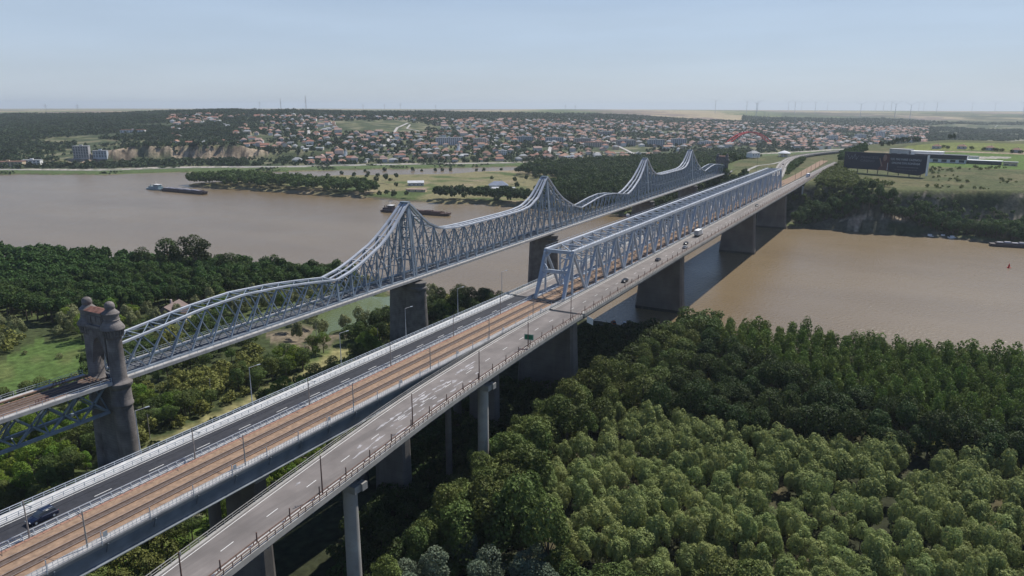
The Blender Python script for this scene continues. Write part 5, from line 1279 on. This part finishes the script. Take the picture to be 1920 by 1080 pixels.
g = thing('buoy', 'small red channel buoy on the brown water at right', 'buoy', (494, -264, 0)); m = MB(); m.lathe([(.2,-.8),(1.1,-.4),(1.2,.4),(.6,.7),(.5,2.2),(.05,3.0)], 0, 0, 12); m.build('body', M_red, g); m = MB(); m.box(-.5,.5,-.05,.05,3.0,3.8); m.build('top_mark', M_red, g)
for i, (x, y, lab) in enumerate(((612,-216,'white small boat under the trees of the right shore, leftmost'), (615,-226,'white covered boat between the trees of the right shore'), (612,-233,'white dinghy by the cream canopy on the right shore'), (605,-282,'white cabin boat beside the moored barge at right'))):
    g = thing('small_boat', lab, 'boat', (x, y, .1), 1.2+i*.4); hull(6.5, 2.4, 1.1, M_white, g, bow=2.2, z0=-.3); m = MB(); m.box(-1.8,1.2,-.85,.85,1.1,2.4); m.build('cabin', M_tarp, g)

# ---------------------------------------------------------------- vehicles
def rrect(x, w_, z0, z1, k=.25): return [(x,-w_,z0),(x,-w_,z1-k),(x,-w_+k,z1),(x,w_-k,z1),(x,w_,z1-k),(x,w_,z0)]
def car(x, y, z, rz, lab, col, est=False, cat='car', cov=True):
    g = thing('car', lab, cat, (x, y, z), rz); L_, W_ = 4.6, .93
    m = MB(); m.loft([rrect(-2.3,W_*.86,.45,.85,.1), rrect(-2.2,W_*.97,.3,1.02,.14), rrect(-1.2,W_,.26,1.05,.12), rrect(1.0,W_,.26,1.02,.12), rrect(1.9,W_*.97,.28,.88,.14), rrect(2.3,W_*.8,.4,.68,.1)]); bo = m.build('body', col, g, smooth=True)
    r0 = -2.0 if est else -1.55; hh_ = 1.72 if est else 1.46
    m = MB(); m.loft([rrect(r0-.15,W_*.86,1.0,1.05,.02), rrect(r0+.3,W_*.76,1.0,hh_-.06,.1), rrect(.1,W_*.76,1.0,hh_,.1), rrect(.35,W_*.76,1.0,hh_-.06,.1), rrect(1.15,W_*.86,1.0,1.03,.01)]); m.build('cabin_glass', M_win, g, smooth=True)
    m = MB(); m.loft([rrect(r0+.32,W_*.7,hh_-.03,hh_+.035,.03), rrect(.15,W_*.7,hh_-.02,hh_+.045,.03)]); m.build('roof', col, g)
    for sx in (-1.42, 1.42):
        for sy in (-1, 1):
            m = MB(); m.tube((sx,sy*.93,.33), (sx,sy*.70,.33), .34, .34, 16); wl = m.build('wheel', M_black, g)
            m = MB(); m.tube((sx,sy*.945,.33), (sx,sy*.90,.33), .2, .2, 10); m.build('rim', M_galv, wl)
    for sy in (-1, 1):
        m = MB(); m.box(2.22,2.31,sy*.62-.16,sy*.62+.16,.58,.72); m.build('headlight', M_white, g)
        m = MB(); m.box(-2.3,-2.2,sy*.66-.13,sy*.66+.13,.72,.9); m.build('tail_light', M_red, g)
        m = MB(); m.box(.55,.75,sy*1.02-.1,sy*1.02+.1,.98,1.12); m.build('mirror', col, g)
    if est:
        for sy in (-1, 1): m = MB(); m.beam((r0+.5,sy*.6,hh_+.09), (0,sy*.6,hh_+.09), .05); m.build('roof_rail', M_galv, g)
    return g
M_cnavy = mat('navy_car_paint', (.012,.02,.05), .25, .05, 1, .2, spec=.7); M_cblack = mat('black_car_paint', (.015,.015,.017), .3, .05, 1, .1, spec=.6); M_csil = mat('silver_car_paint', (.45,.46,.48), .3, .05, 1, .4); M_cgrey = mat('grey_car_paint', (.10,.10,.11), .3, .05, 1, .3)
zr = ZN+.01
c_ = car(-55.5, -64.0, zr, math.pi-.016, 'dark navy estate car on the fresh black road at the left edge', M_cnavy, True); c_.scale = (1.08, 1.08, 1.08)
car(169, -92.6, zr, math.pi-.016, 'black car on the worn road nearest the front of the truss', M_cblack)
car(219, -91.5, zr, -.016, 'dark car beside the second pier on the worn road', M_cgrey)
car(257, -94.2, zr, -.016, 'silver car just behind the grey box truck', M_csil)
car(268, -91.6, zr, math.pi-.016, 'dark small car next to the silver car on the worn road', M_cblack)
car(450, -95.5, zr, math.pi-.016, 'black car alone far along the worn road', M_cblack)
car(868, -51.5, ZN+1.7, .15, 'dark car on the curved road beyond the truss', M_cgrey)
def truck(x, y, z, rz, lab, boxm, cabm, L_=7.0, H_=3.5):
    g = thing('truck', lab, 'truck', (x, y, z), rz)
    m = MB(); m.box(-L_+1.2, .6, -1.25, 1.25, 1.0, H_); bx = m.build('cargo_box', boxm, g)
    m = MB(); m.box(-L_+1.18, .62, -1.27, 1.27, H_+.003, H_+.08); m.build('box_roof', M_tarp, bx)
    m = MB(); m.loft([rrect(.8,1.15,.6,2.7,.15), rrect(2.2,1.15,.6,2.65,.2), rrect(2.75,1.1,.6,1.6,.2)]); m.build('cab', cabm, g, smooth=True)
    m = MB(); m.add([(2.27,-.98,2.45),(2.27,.98,2.45),(2.76,.98,1.62),(2.76,-.98,1.62)], [(0,3,2,1)]); m.build('windscreen', M_win, g)
    m = MB(); m.box(-L_+1.3, 2.3, -.5, .5, .6, 1.0); m.build('chassis', M_dark, g)
    for sx in (-L_+2.6, -L_+3.8, 1.7):
        for sy in (-1, 1): m = MB(); m.tube((sx,sy*1.2,.5), (sx,sy*.85,.5), .5, .5, 14); m.build('wheel', M_black, g)
    return g
truck(301, -90.6, zr, -.016, 'box truck with pale grey body and white roof on the worn road', plain('grey_truck_box', (.40,.39,.38)), M_white, 8.5, 3.7)
truck(722, -98.5, zr, math.pi-.03, 'blue truck with white cab where the worn road meets the hill', M_blue, M_white, 9, 3.6)
van = car(224, -74, gz(224,-74)+.2, .4, 'white van parked in the dark under the truss bridge', M_white, True, 'van'); van.scale = (1.1,1.1,1.25)
car(219, -70, gz(219,-70)+.2, .6, 'orange car parked in the dark under the truss bridge', plain('orange_car_paint', (.35,.10,.03)), True)

# ---------------------------------------------------------------- lamps, poles, signs
M_pole = plain('galvanised_pole', (.42,.43,.44), .5); M_cpole = plain('concrete_pole', (.34,.31,.28), .8)
def lamp(x, y, z, H_, arm, lab, grp, first=[None]):
    if first[0] is None or True:
        g = thing('street_lamp', lab, 'street lamp', (x, y, z), 0, grp); m = MB(); m.tube((0,0,0), (0,0,H_), .14, .08, 8); m.build('pole', M_pole, g)
        m = MB(); m.tube((0,0,H_), (arm[0],arm[1],H_+.15), .06, .05, 6); a = m.build('arm', M_pole, g)
        m = MB(); d = math.hypot(*arm); ux, uy = arm[0]/d, arm[1]/d; m.beam((arm[0],arm[1],H_+.15), (arm[0]+ux*.9,arm[1]+uy*.9,H_+.18), .32, .14); m.build('lamp_head', M_galv, a)
        return g
for i, x in enumerate((-62,-31,-1,31,61,91,122)):
    lab = ['street lamp on the outer edge of the fresh black road, at the far left', 'street lamp in front of the near stone gate tower','street lamp right of the gate tower on the black road edge','street lamp below the first arch on the black road edge','street lamp left of the round stone pier on the black road edge','street lamp right of the round stone pier','street lamp just before the truss on the black road edge'][i]
    lamp(x, cc(x)+18.1, ZN, 10, (1.9, -.6), lab, 'street lamps along the black road')
def pole(x, y, z, H_, lab, grp, m_=None, name='catenary_pole', cat='pole', arm=None):
    g = thing(name, lab, cat, (x, y, z), 0, grp); m = MB(); m.tube((0,0,0), (0,0,H_), .16, .10, 8); m.build('mast', m_ or M_cpole, g)
    if arm: m = MB(); m.beam((0,0,H_-.8), (arm[0],arm[1],H_-.5), .07); m.beam((0,0,H_-1.8), (arm[0],arm[1],H_-.5), .05); m.build('bracket', M_dsteel, g)
    return g
for i, x in enumerate((-60,-27,6,38,70,100)):
    pole(x, cc(x)+6.0, ZN+.1, 7.2, ('railway mast on the left side of the tracks, %s ' % ['at the left edge','second from the left','third from the left','fourth from the left','fifth from the left','nearest the truss'][i]), 'masts left of the tracks', arm=(0,-2.6))
    pole(x+3, cc(x)-5.6, ZN+.1, 7.0, ('railway mast on the walkway side of the tracks, %s ' % ['at the left edge','second from the left','third from the left','fourth from the left','fifth from the left','nearest the truss'][i]), 'masts right of the tracks', arm=(0,2.6))
for i, x in enumerate((-58,-25,8,41,72,105)):
    y = float(np.interp(x, RX, ROUT))+1.2; pole(x, y, ZN+.1, 8.2, ('thin dark lighting pole on the worn road parapet, %s ' % ['at the left edge','second from the left','third from the left','fourth from the left','fifth from the left','nearest the truss'][i]), 'dark poles on the worn road', M_rust, 'lighting_pole', arm=(.6, .5))
for i, x in enumerate((680,720,760,800,845,890,935)):
    y = cc(x)-5.6+max(0, (x-760)*.02); pole(x, y, ZN-.5, 8, 'dark railway mast standing along the far tracks in the cutting', 'masts along the far tracks', M_dark)
for i, (x, y, lab) in enumerate(((792,-33,'tall dark pole on the grass slope left of the far truss end'),)):
    pole(x, y, gz(x,y), 17, lab, None, M_dark, 'utility_pole', arm=(1.2,0))
for i, (x, y) in enumerate(((52,27),(98,24),(124,42),(132,12),(20,18))):
    pole(x, y, gz(x,y), 9, ['wooden pole beside the yellow grass track','wooden pole by the end of the yellow grass track','wooden pole standing in the brown dirt patch','wooden pole just left of the round stone pier','wooden pole in the scrub right of the gate tower'][i], 'wooden poles below the old bridge', M_cpole, 'utility_pole', arm=(.9,0))
x = 72.3; y = float(np.interp(x, RX, ROUT))+1.0
g = thing('road_sign', 'green rectangular road sign on the parapet of the worn road', 'road sign', (x, y, ZN+.14), .15)
m = MB(); m.tube((0,0,0), (0,0,3.6), .09, .09, 6); m.build('post', M_rust, g)
m = MB(); m.box(-.16,-.1,-1.5,1.5,2.3,4.1); pn = m.build('panel', M_green, g)
m = MB(); 
for (a, b, c, d) in ((-1.4,1.4,3.95,4.02),(-1.4,1.4,2.38,2.45),(-1.4,-1.33,2.45,3.95),(1.33,1.4,2.45,3.95)): m.box(-.168,-.161,a,b,c,d)
m.build('border', M_white, pn)
g = thing('sign_board', 'white blank board on a bracket hanging below the worn road edge', 'sign board', (118, -97.9, 34.6), .5)
m = MB(); m.add([(-.1,-1.2,-1.6),(-.1,1.1,-.4),(-.1,1.1,2.0),(-.1,-1.2,.8),(.05,-1.2,-1.6),(.05,1.1,-.4),(.05,1.1,2.0),(.05,-1.2,.8)], [(0,3,2,1),(4,5,6,7),(0,1,5,4),(1,2,6,5),(2,3,7,6),(3,0,4,7)]); m.build('panel', M_white, g)
m = MB(); m.beam((0,1.0,1.0), (.2,2.8,1.8), .12); m.build('bracket', M_galv, g)
# masts, pylons, wind turbines
def lattice_mast(x, y, H_, w_, lab, name='radio_mast', cat='mast', arms=0, grp=None, a=0):
    g = thing(name, lab, cat, (x, y, gz(x, y)-1), a, grp); m = MB(); n = 8
    for i in range(n):
        z0, z1 = H_*i/n, H_*(i+1)/n; a0, a1 = w_*(1-.8*i/n), w_*(1-.8*(i+1)/n)
        for sx in (-1,1):
            for sy in (-1,1): m.beam((sx*a0,sy*a0,z0), (sx*a1,sy*a1,z1), .5)
        m.beam((-a0,-a0,z0), (a1,-a1,z1), .3); m.beam((a0,-a0,z0), (-a1,-a1,z1), .3); m.beam((-a0,a0,z0), (-a1,-a1,z1), .3); m.beam((a0,a0,z0), (a1,-a1,z1), .3)
    m.build('lattice', M_pole, g)
    for k in range(arms): m = MB(); z = H_*(.72+.12*k); m.beam((0,-H_*.17,z), (0,H_*.17,z), .55); m.build('cross_arm', M_pole, g)
    return g
lattice_mast(2541, 2370, 66, 2.6, 'tall lattice radio mast on the crest above the town'); lattice_mast(2444, 2434, 54, 1.2, 'thinner radio mast left of the tall lattice one on the crest')
rs_ = np.random.RandomState(8)
first = None
for u, d in ((110,3800),(168,3600),(500,4000),(688,4300),(727,4300),(756,4100),(820,4400),(1056,4600),(1074,4800),(1420,4700),(1427,4300),(1476,3900),(1892,5200)):
    a = YAW-math.atan((u-960)/FPX); x, y = CAM[0]+d*math.cos(a), CAM[1]+d*math.sin(a)
    if first is None: first = o = lattice_mast(x, y, 46, 3.2, 'faint lattice power pylon on the distant skyline', 'pylon', 'pylon', 2, 'power pylons on the skyline', a)
    else: o = copy_tree(first)
    o.location = (x, y, gz(x, y)-1); o.rotation_euler = (0, 0, a)
M_turb = plain('turbine_white', (.55,.58,.62), .6)
def turbine():
    g = thing('wind_turbine', 'faint white wind turbine on the distant plateau at right', 'wind turbine', (0, 0, 0), 0, 'wind turbines on the horizon')
    m = MB(); m.tube((0,0,0), (0,0,92), 1.9, 1.0, 8); m.build('tower', M_turb, g); m = MB(); m.box(-3,5,-1.8,1.8,91,95); m.build('nacelle', M_turb, g)
    for k in range(3):
        a = .5+k*2.094; m = MB(); c, s = math.cos(a), math.sin(a); m.beam((-3.6,0,93), (-3.6,44*c,93+44*s), 1.0, .5, up=(1,0,0)); m.build('blade', M_turb, g)
    return g
tb0 = None
for u, v in ((1329,183),(1386,184),(1404,179),(1406,187),(1462,187),(1474,185),(1486,191),(1511,185),(1533,191),(1594,182),(1621,191),(1635,189),(1649,189),(1657,183),(1685,182),(1699,191),(1708,191),(1732,188),(1796,192),(1838,193),(1890,187)):
    d = min(92*1357/(204.-v), 9500); a = YAW-math.atan((u-960)/FPX); x, y = CAM[0]+d*math.cos(a), CAM[1]+d*math.sin(a)
    o = turbine() if tb0 is None else copy_tree(tb0); tb0 = tb0 or o; o.location = (x, y, gz(x, y)-1); o.rotation_euler = (0, 0, a+rs_.uniform(-.6, .6))
    for b in o.children:
        if b.name.startswith('blade'): pass
# gull
g = thing('gull', 'white gull flying low against the distant ridge at right', 'bird', (150.8, -214.8, 104.6), .6)
m = MB(); m.loft([[(x,-w_,z-w_),(x,w_,z-w_),(x,w_,z+w_),(x,-w_,z+w_)] for x, w_, z in ((-.32,.02,.02),(-.2,.05,0),(0,.08,0),(.18,.06,.01),(.27,.04,.03),(.34,.01,.02))])
for s in (-1, 1): m.add([(.1,s*.05,.03),(-.1,s*.05,.03),(-.08,s*.35,.24),(.12,s*.35,.26),(-.18,s*.72,.52),(-.06,s*.7,.54)], [(0,1,2,3),(3,2,4,5),(3,2,1,0),(5,4,2,3)])
m.build('body', M_white, g)
# ---------------------------------------------------------------- ground mesh
def ground_mesh():
    ang = np.radians(np.concatenate([np.arange(-180, -22, 6.), np.arange(-22, 78, .14), np.arange(78, 180, 6.)]))
    rad = np.concatenate([[0, 8, 16, 24], np.geomspace(30, 480, 110), np.arange(484, 1120, 4), np.geomspace(1124, 3200, 170), np.geomspace(3260, 26000, 80)])
    A, Rr = np.meshgrid(ang, rad, indexing='ij')
    x = CAM[0]+Rr*np.cos(A); y = CAM[1]+Rr*np.sin(A)
    z, sd_, inw, hs, B, qd, r, u = terrain(x.ravel(), y.ravel(), True)
    x = x.ravel(); y = y.ravel(); na, nr = len(ang), len(rad)
    n1 = fbm(x, y, 35); n2 = fbm(x+777, y, 9, 3); n3 = fbm(x, y+333, 300)
    def c(a): return np.array(a, float)
    grass = c((.075,.105,.035)); dry = c((.21,.185,.10)); dirt = c((.20,.15,.11)); mud = c((.12,.10,.075)); meadow = c((.078,.125,.035)); wood = c((.035,.05,.02))
    rock = c((.27,.235,.18)); 
    t = np.clip((n1-.3)*2.2, 0, 1)[:,None]; colr = grass*(1-t) + (grass*.6+dry*.4)*t
    def blend(mask, colour, cvar=None):
        nonlocal colr
        m_ = np.clip(mask, 0, 1)[:,None]; colr = colr*(1-m_) + (np.asarray(colour) if cvar is None else cvar)*m_
    blend((sd_ < 5)*sstep(6, 1, sd_), mud)
    nearb = (x < 260) & (B < 0)
    blend(nearb*sstep(.35, .6, n1)*.8, wood)
    blend(inside(x+8*(n2-.5), y+8*(n2-.5), [(-14,86),(8,88),(40,92),(60,108),(72,134),(62,158),(34,140),(8,110),(-14,100)])*1., meadow)
    blend(inside(x, y, [(-14,86),(40,90),(75,120),(62,160),(-14,104)])*sstep(.5,.68,fbm(x, y, 11, 3))*.6, c((.12,.13,.05)))
    ys = seg_dist(x, y+6*(n1-.5), [(15,9),(45,12),(90,13),(118,20)], False)
    blend(sstep(6.5, 3.5, ys)*(.6+.4*n2), c((.30,.27,.13)))
    blend(inside(x, y, [(104,40),(118,70),(150,66),(140,36),(118,30)])*sstep(.3,.5,n2), c((.17,.14,.10)))
    blend(sstep(2.6, 1.8, seg_dist(x, y, [(-110,-36),(-36,-31),(-8,-31),(14,-34),(60,-38)], False)), c((.36,.33,.28)))
    blend(sstep(5, 3, np.abs(seg_dist(x, y, [(-110,-43),(-36,-38),(14,-41)], False)))*.9, c((.10,.16,.03)))
    blend((x < 230)*(y > -113)*(y < -52)*.9, c((.035,.038,.022)))  # viaduct shade painted into the ground as a darker tone
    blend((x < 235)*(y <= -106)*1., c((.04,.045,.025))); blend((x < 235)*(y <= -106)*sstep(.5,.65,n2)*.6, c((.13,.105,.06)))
    # flood plain beyond the river
    fp = (x > 570) & (B < 0) & (hs < -40) & (y > -60)
    blend(fp*sstep(.3, .5, n1)*.8, dry); blend(fp*sstep(.6, .7, fbm(x, y, 70))*.8, c((.27,.22,.15)))
    blend(fp*(y < 60)*.8, wood)
    # right hill: cliff rock, grass on top
    cl = (hs > -34) & (hs < 3) & (B < 0) & (y < -55)
    cc_ = c((.085,.085,.058)) + (n2-.5)[:,None]*.05
    blend(cl*1., None, cc_); blend(cl*sstep(.62, .72, fbm(x*1., y+z*4, 12, 3))*(hs > -18), c((.34,.28,.21)))
    blend(cl*sstep(.5, .3, fbm(x, y+z*2, 18, 3)), wood)
    top = (hs > 3) & (x > 640) & (x < 1500)
    blend(top*.95, c((.085,.095,.042))); blend(top*sstep(.45,.62,n1)*.7, c((.14,.125,.065))); blend(top*sstep(.55,.7,fbm(x, y, 12, 3))*.6, c((.05,.07,.025)))
    blend((inside(x, y, [(905,-205),(905,-330),(1010,-330),(1010,-205)]) | inside(x,y,[(1020,-215),(1020,-330),(1120,-330),(1130,-215)]))*.8, c((.085,.15,.03)))
    vy = inside(x, y, [(1130,-178),(1290,-185),(1290,-600),(1130,-600)])
    blend(vy*(.55+.3*(np.sin(y*.9) > 0)), c((.16,.19,.05)))
    blend((seg_dist(x, y, [(1120,-130),(1100,-420)], False) < 10)*.9, c((.33,.25,.19)))
    blend((seg_dist(x, y, [(985,-150),(1010,-185),(1060,-300)], False) < 12)*.9, c((.36,.33,.30)))
    # town side
    tn = (B > 0)
    blend(tn*(B < 55), c((.085,.12,.045))); blend(tn*(B > 55)*(B < 70), c((.36,.33,.29)))
    blend(tn*(B >= 70)*.85*sstep(.62,.45,n1), c((.05,.065,.035)))
    blend(tn*(B >= 70)*(B < 1400)*sstep(.5,.7,n1)*.5, c((.22,.19,.15)))
    qs = seg_dist(x, y, QUARRY, False)
    blend((qs < 34)*(qd > -12)*(z > 5.5)*(z < 33)*sstep(.42,.5,fbm(x*.6-y*.8, z, 26, 3)+.12*(x > 800)), None, c((.27,.215,.155))*(.35+1.0*sstep(.3,.7,fbm(x*.6-y*.8, z*.6, 7, 3)))[:,None])
    # distant fields
    crest = sstep(1500, 1900, B-700*(u < 900))
    fk = (np.floor((x*.83-y*.55)/420+3*n3)*7 + np.floor((x*.55+y*.83)/650)*13) % 5
    fcol = np.array([(.30,.25,.15),(.20,.155,.13),(.13,.15,.06),(.33,.27,.17),(.085,.11,.05)])[fk.astype(int)]
    rightw = (u > 1450) & (B > 900) & (B < 3600)
    blend(crest, None, fcol); blend(rightw*crest*sstep(.35, .55, n3)*.9, c((.05,.065,.035)))
    blend((u < 560)*(B > 700)*(B < 2000)*sstep(.35,.5,fbm(x,y,160)), c((.05,.065,.035)))
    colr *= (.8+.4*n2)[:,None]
    F = []
    i, j = np.meshgrid(np.arange(na-1), np.arange(nr-1), indexing='ij'); b = (i*nr+j).ravel()
    F = np.stack([b, b+1, b+nr+1, b+nr], 1); F = F[:, ::-1]
    b = (na-1)*nr+np.arange(nr-1); F2 = np.stack([b, b+1, np.arange(nr-1)+1, np.arange(nr-1)], 1)[:, ::-1]
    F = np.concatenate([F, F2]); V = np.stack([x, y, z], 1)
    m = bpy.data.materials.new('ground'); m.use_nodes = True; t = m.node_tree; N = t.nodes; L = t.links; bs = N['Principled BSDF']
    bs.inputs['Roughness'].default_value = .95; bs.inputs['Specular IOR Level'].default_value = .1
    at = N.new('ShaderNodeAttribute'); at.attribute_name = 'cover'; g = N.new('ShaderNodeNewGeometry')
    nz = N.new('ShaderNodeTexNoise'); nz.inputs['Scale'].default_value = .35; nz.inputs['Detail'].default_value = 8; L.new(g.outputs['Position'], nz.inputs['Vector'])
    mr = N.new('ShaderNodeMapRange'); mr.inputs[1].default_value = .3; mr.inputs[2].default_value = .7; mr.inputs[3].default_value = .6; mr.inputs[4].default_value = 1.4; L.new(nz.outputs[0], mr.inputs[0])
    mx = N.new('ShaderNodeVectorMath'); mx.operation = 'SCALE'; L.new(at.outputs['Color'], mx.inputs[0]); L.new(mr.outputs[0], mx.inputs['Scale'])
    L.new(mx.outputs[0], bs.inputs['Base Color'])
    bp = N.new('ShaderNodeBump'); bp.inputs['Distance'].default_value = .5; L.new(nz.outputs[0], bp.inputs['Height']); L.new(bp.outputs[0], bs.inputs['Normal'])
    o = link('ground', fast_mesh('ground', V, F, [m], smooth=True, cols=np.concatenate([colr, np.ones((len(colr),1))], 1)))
    tag(o, kind='structure')
ground_mesh()
# ---------------------------------------------------------------- water
def water_mat(name, col, col2, rough):
    m = bpy.data.materials.new(name); m.use_nodes = True; t = m.node_tree; N = t.nodes; L = t.links; b = N['Principled BSDF']
    b.inputs['Roughness'].default_value = rough; b.inputs['IOR'].default_value = 1.5
    g = N.new('ShaderNodeNewGeometry'); mp = N.new('ShaderNodeMapping'); mp.inputs['Scale'].default_value = (.012, .004, 1); mp.inputs['Rotation'].default_value = (0, 0, .06)
    L.new(g.outputs['Position'], mp.inputs[0])
    nz = N.new('ShaderNodeTexNoise'); nz.inputs['Scale'].default_value = 1; nz.inputs['Detail'].default_value = 5; L.new(mp.outputs[0], nz.inputs['Vector'])
    cr = N.new('ShaderNodeValToRGB'); cr.color_ramp.elements[0].position = .35; cr.color_ramp.elements[1].position = .65
    cr.color_ramp.elements[0].color = (*col, 1); cr.color_ramp.elements[1].color = (*col2, 1); L.new(nz.outputs[0], cr.inputs[0]); L.new(cr.outputs[0], b.inputs['Base Color'])
    n2 = N.new('ShaderNodeTexNoise'); n2.inputs['Scale'].default_value = .55; n2.inputs['Detail'].default_value = 4; L.new(g.outputs['Position'], n2.inputs['Vector'])
    n3 = N.new('ShaderNodeTexNoise'); n3.inputs['Scale'].default_value = .02; n3.inputs['Detail'].default_value = 3; L.new(g.outputs['Position'], n3.inputs['Vector'])
    ml = N.new('ShaderNodeMath'); ml.operation = 'MULTIPLY'; L.new(n2.outputs[0], ml.inputs[0]); L.new(n3.outputs[0], ml.inputs[1])
    bp = N.new('ShaderNodeBump'); bp.inputs['Strength'].default_value = 1; bp.inputs['Distance'].default_value = .6; L.new(ml.outputs[0], bp.inputs['Height']); L.new(bp.outputs[0], b.inputs['Normal'])
    return m
M_water = water_mat('river_water', (.205,.150,.082), (.175,.126,.068), .27)
m = MB(); m.add([(-1500,-5000,0),(1700,-5000,0),(1700,3500,0),(-1500,3500,0)], [(0,1,2,3)])
tag(m.build('river_water', M_water), kind='structure')
M_pond = water_mat('pond_water', (.13,.16,.065), (.11,.14,.06), .2)
m = MB(); m.add([(118,12,.12),(222,12,.12),(222,100,.12),(118,100,.12)], [(0,1,2,3)]); tag(m.build('pond_water', M_pond), kind='structure')
# ---------------------------------------------------------------- haze
hz = bpy.data.materials.new('haze'); hz.use_nodes = True; t = hz.node_tree; t.nodes.clear()
pv = t.nodes.new('ShaderNodeVolumePrincipled'); pv.inputs['Color'].default_value = (.80,.90,1,1); pv.inputs['Density'].default_value = HAZE; pv.inputs['Anisotropy'].default_value = .2
ou = t.nodes.new('ShaderNodeOutputMaterial'); t.links.new(pv.outputs[0], ou.inputs['Volume'])
m = MB(); m.box(-27000, 27000, -27000, 27000, -60, 240)
if HAZE > 0: tag(m.build('haze', hz), kind='stuff')
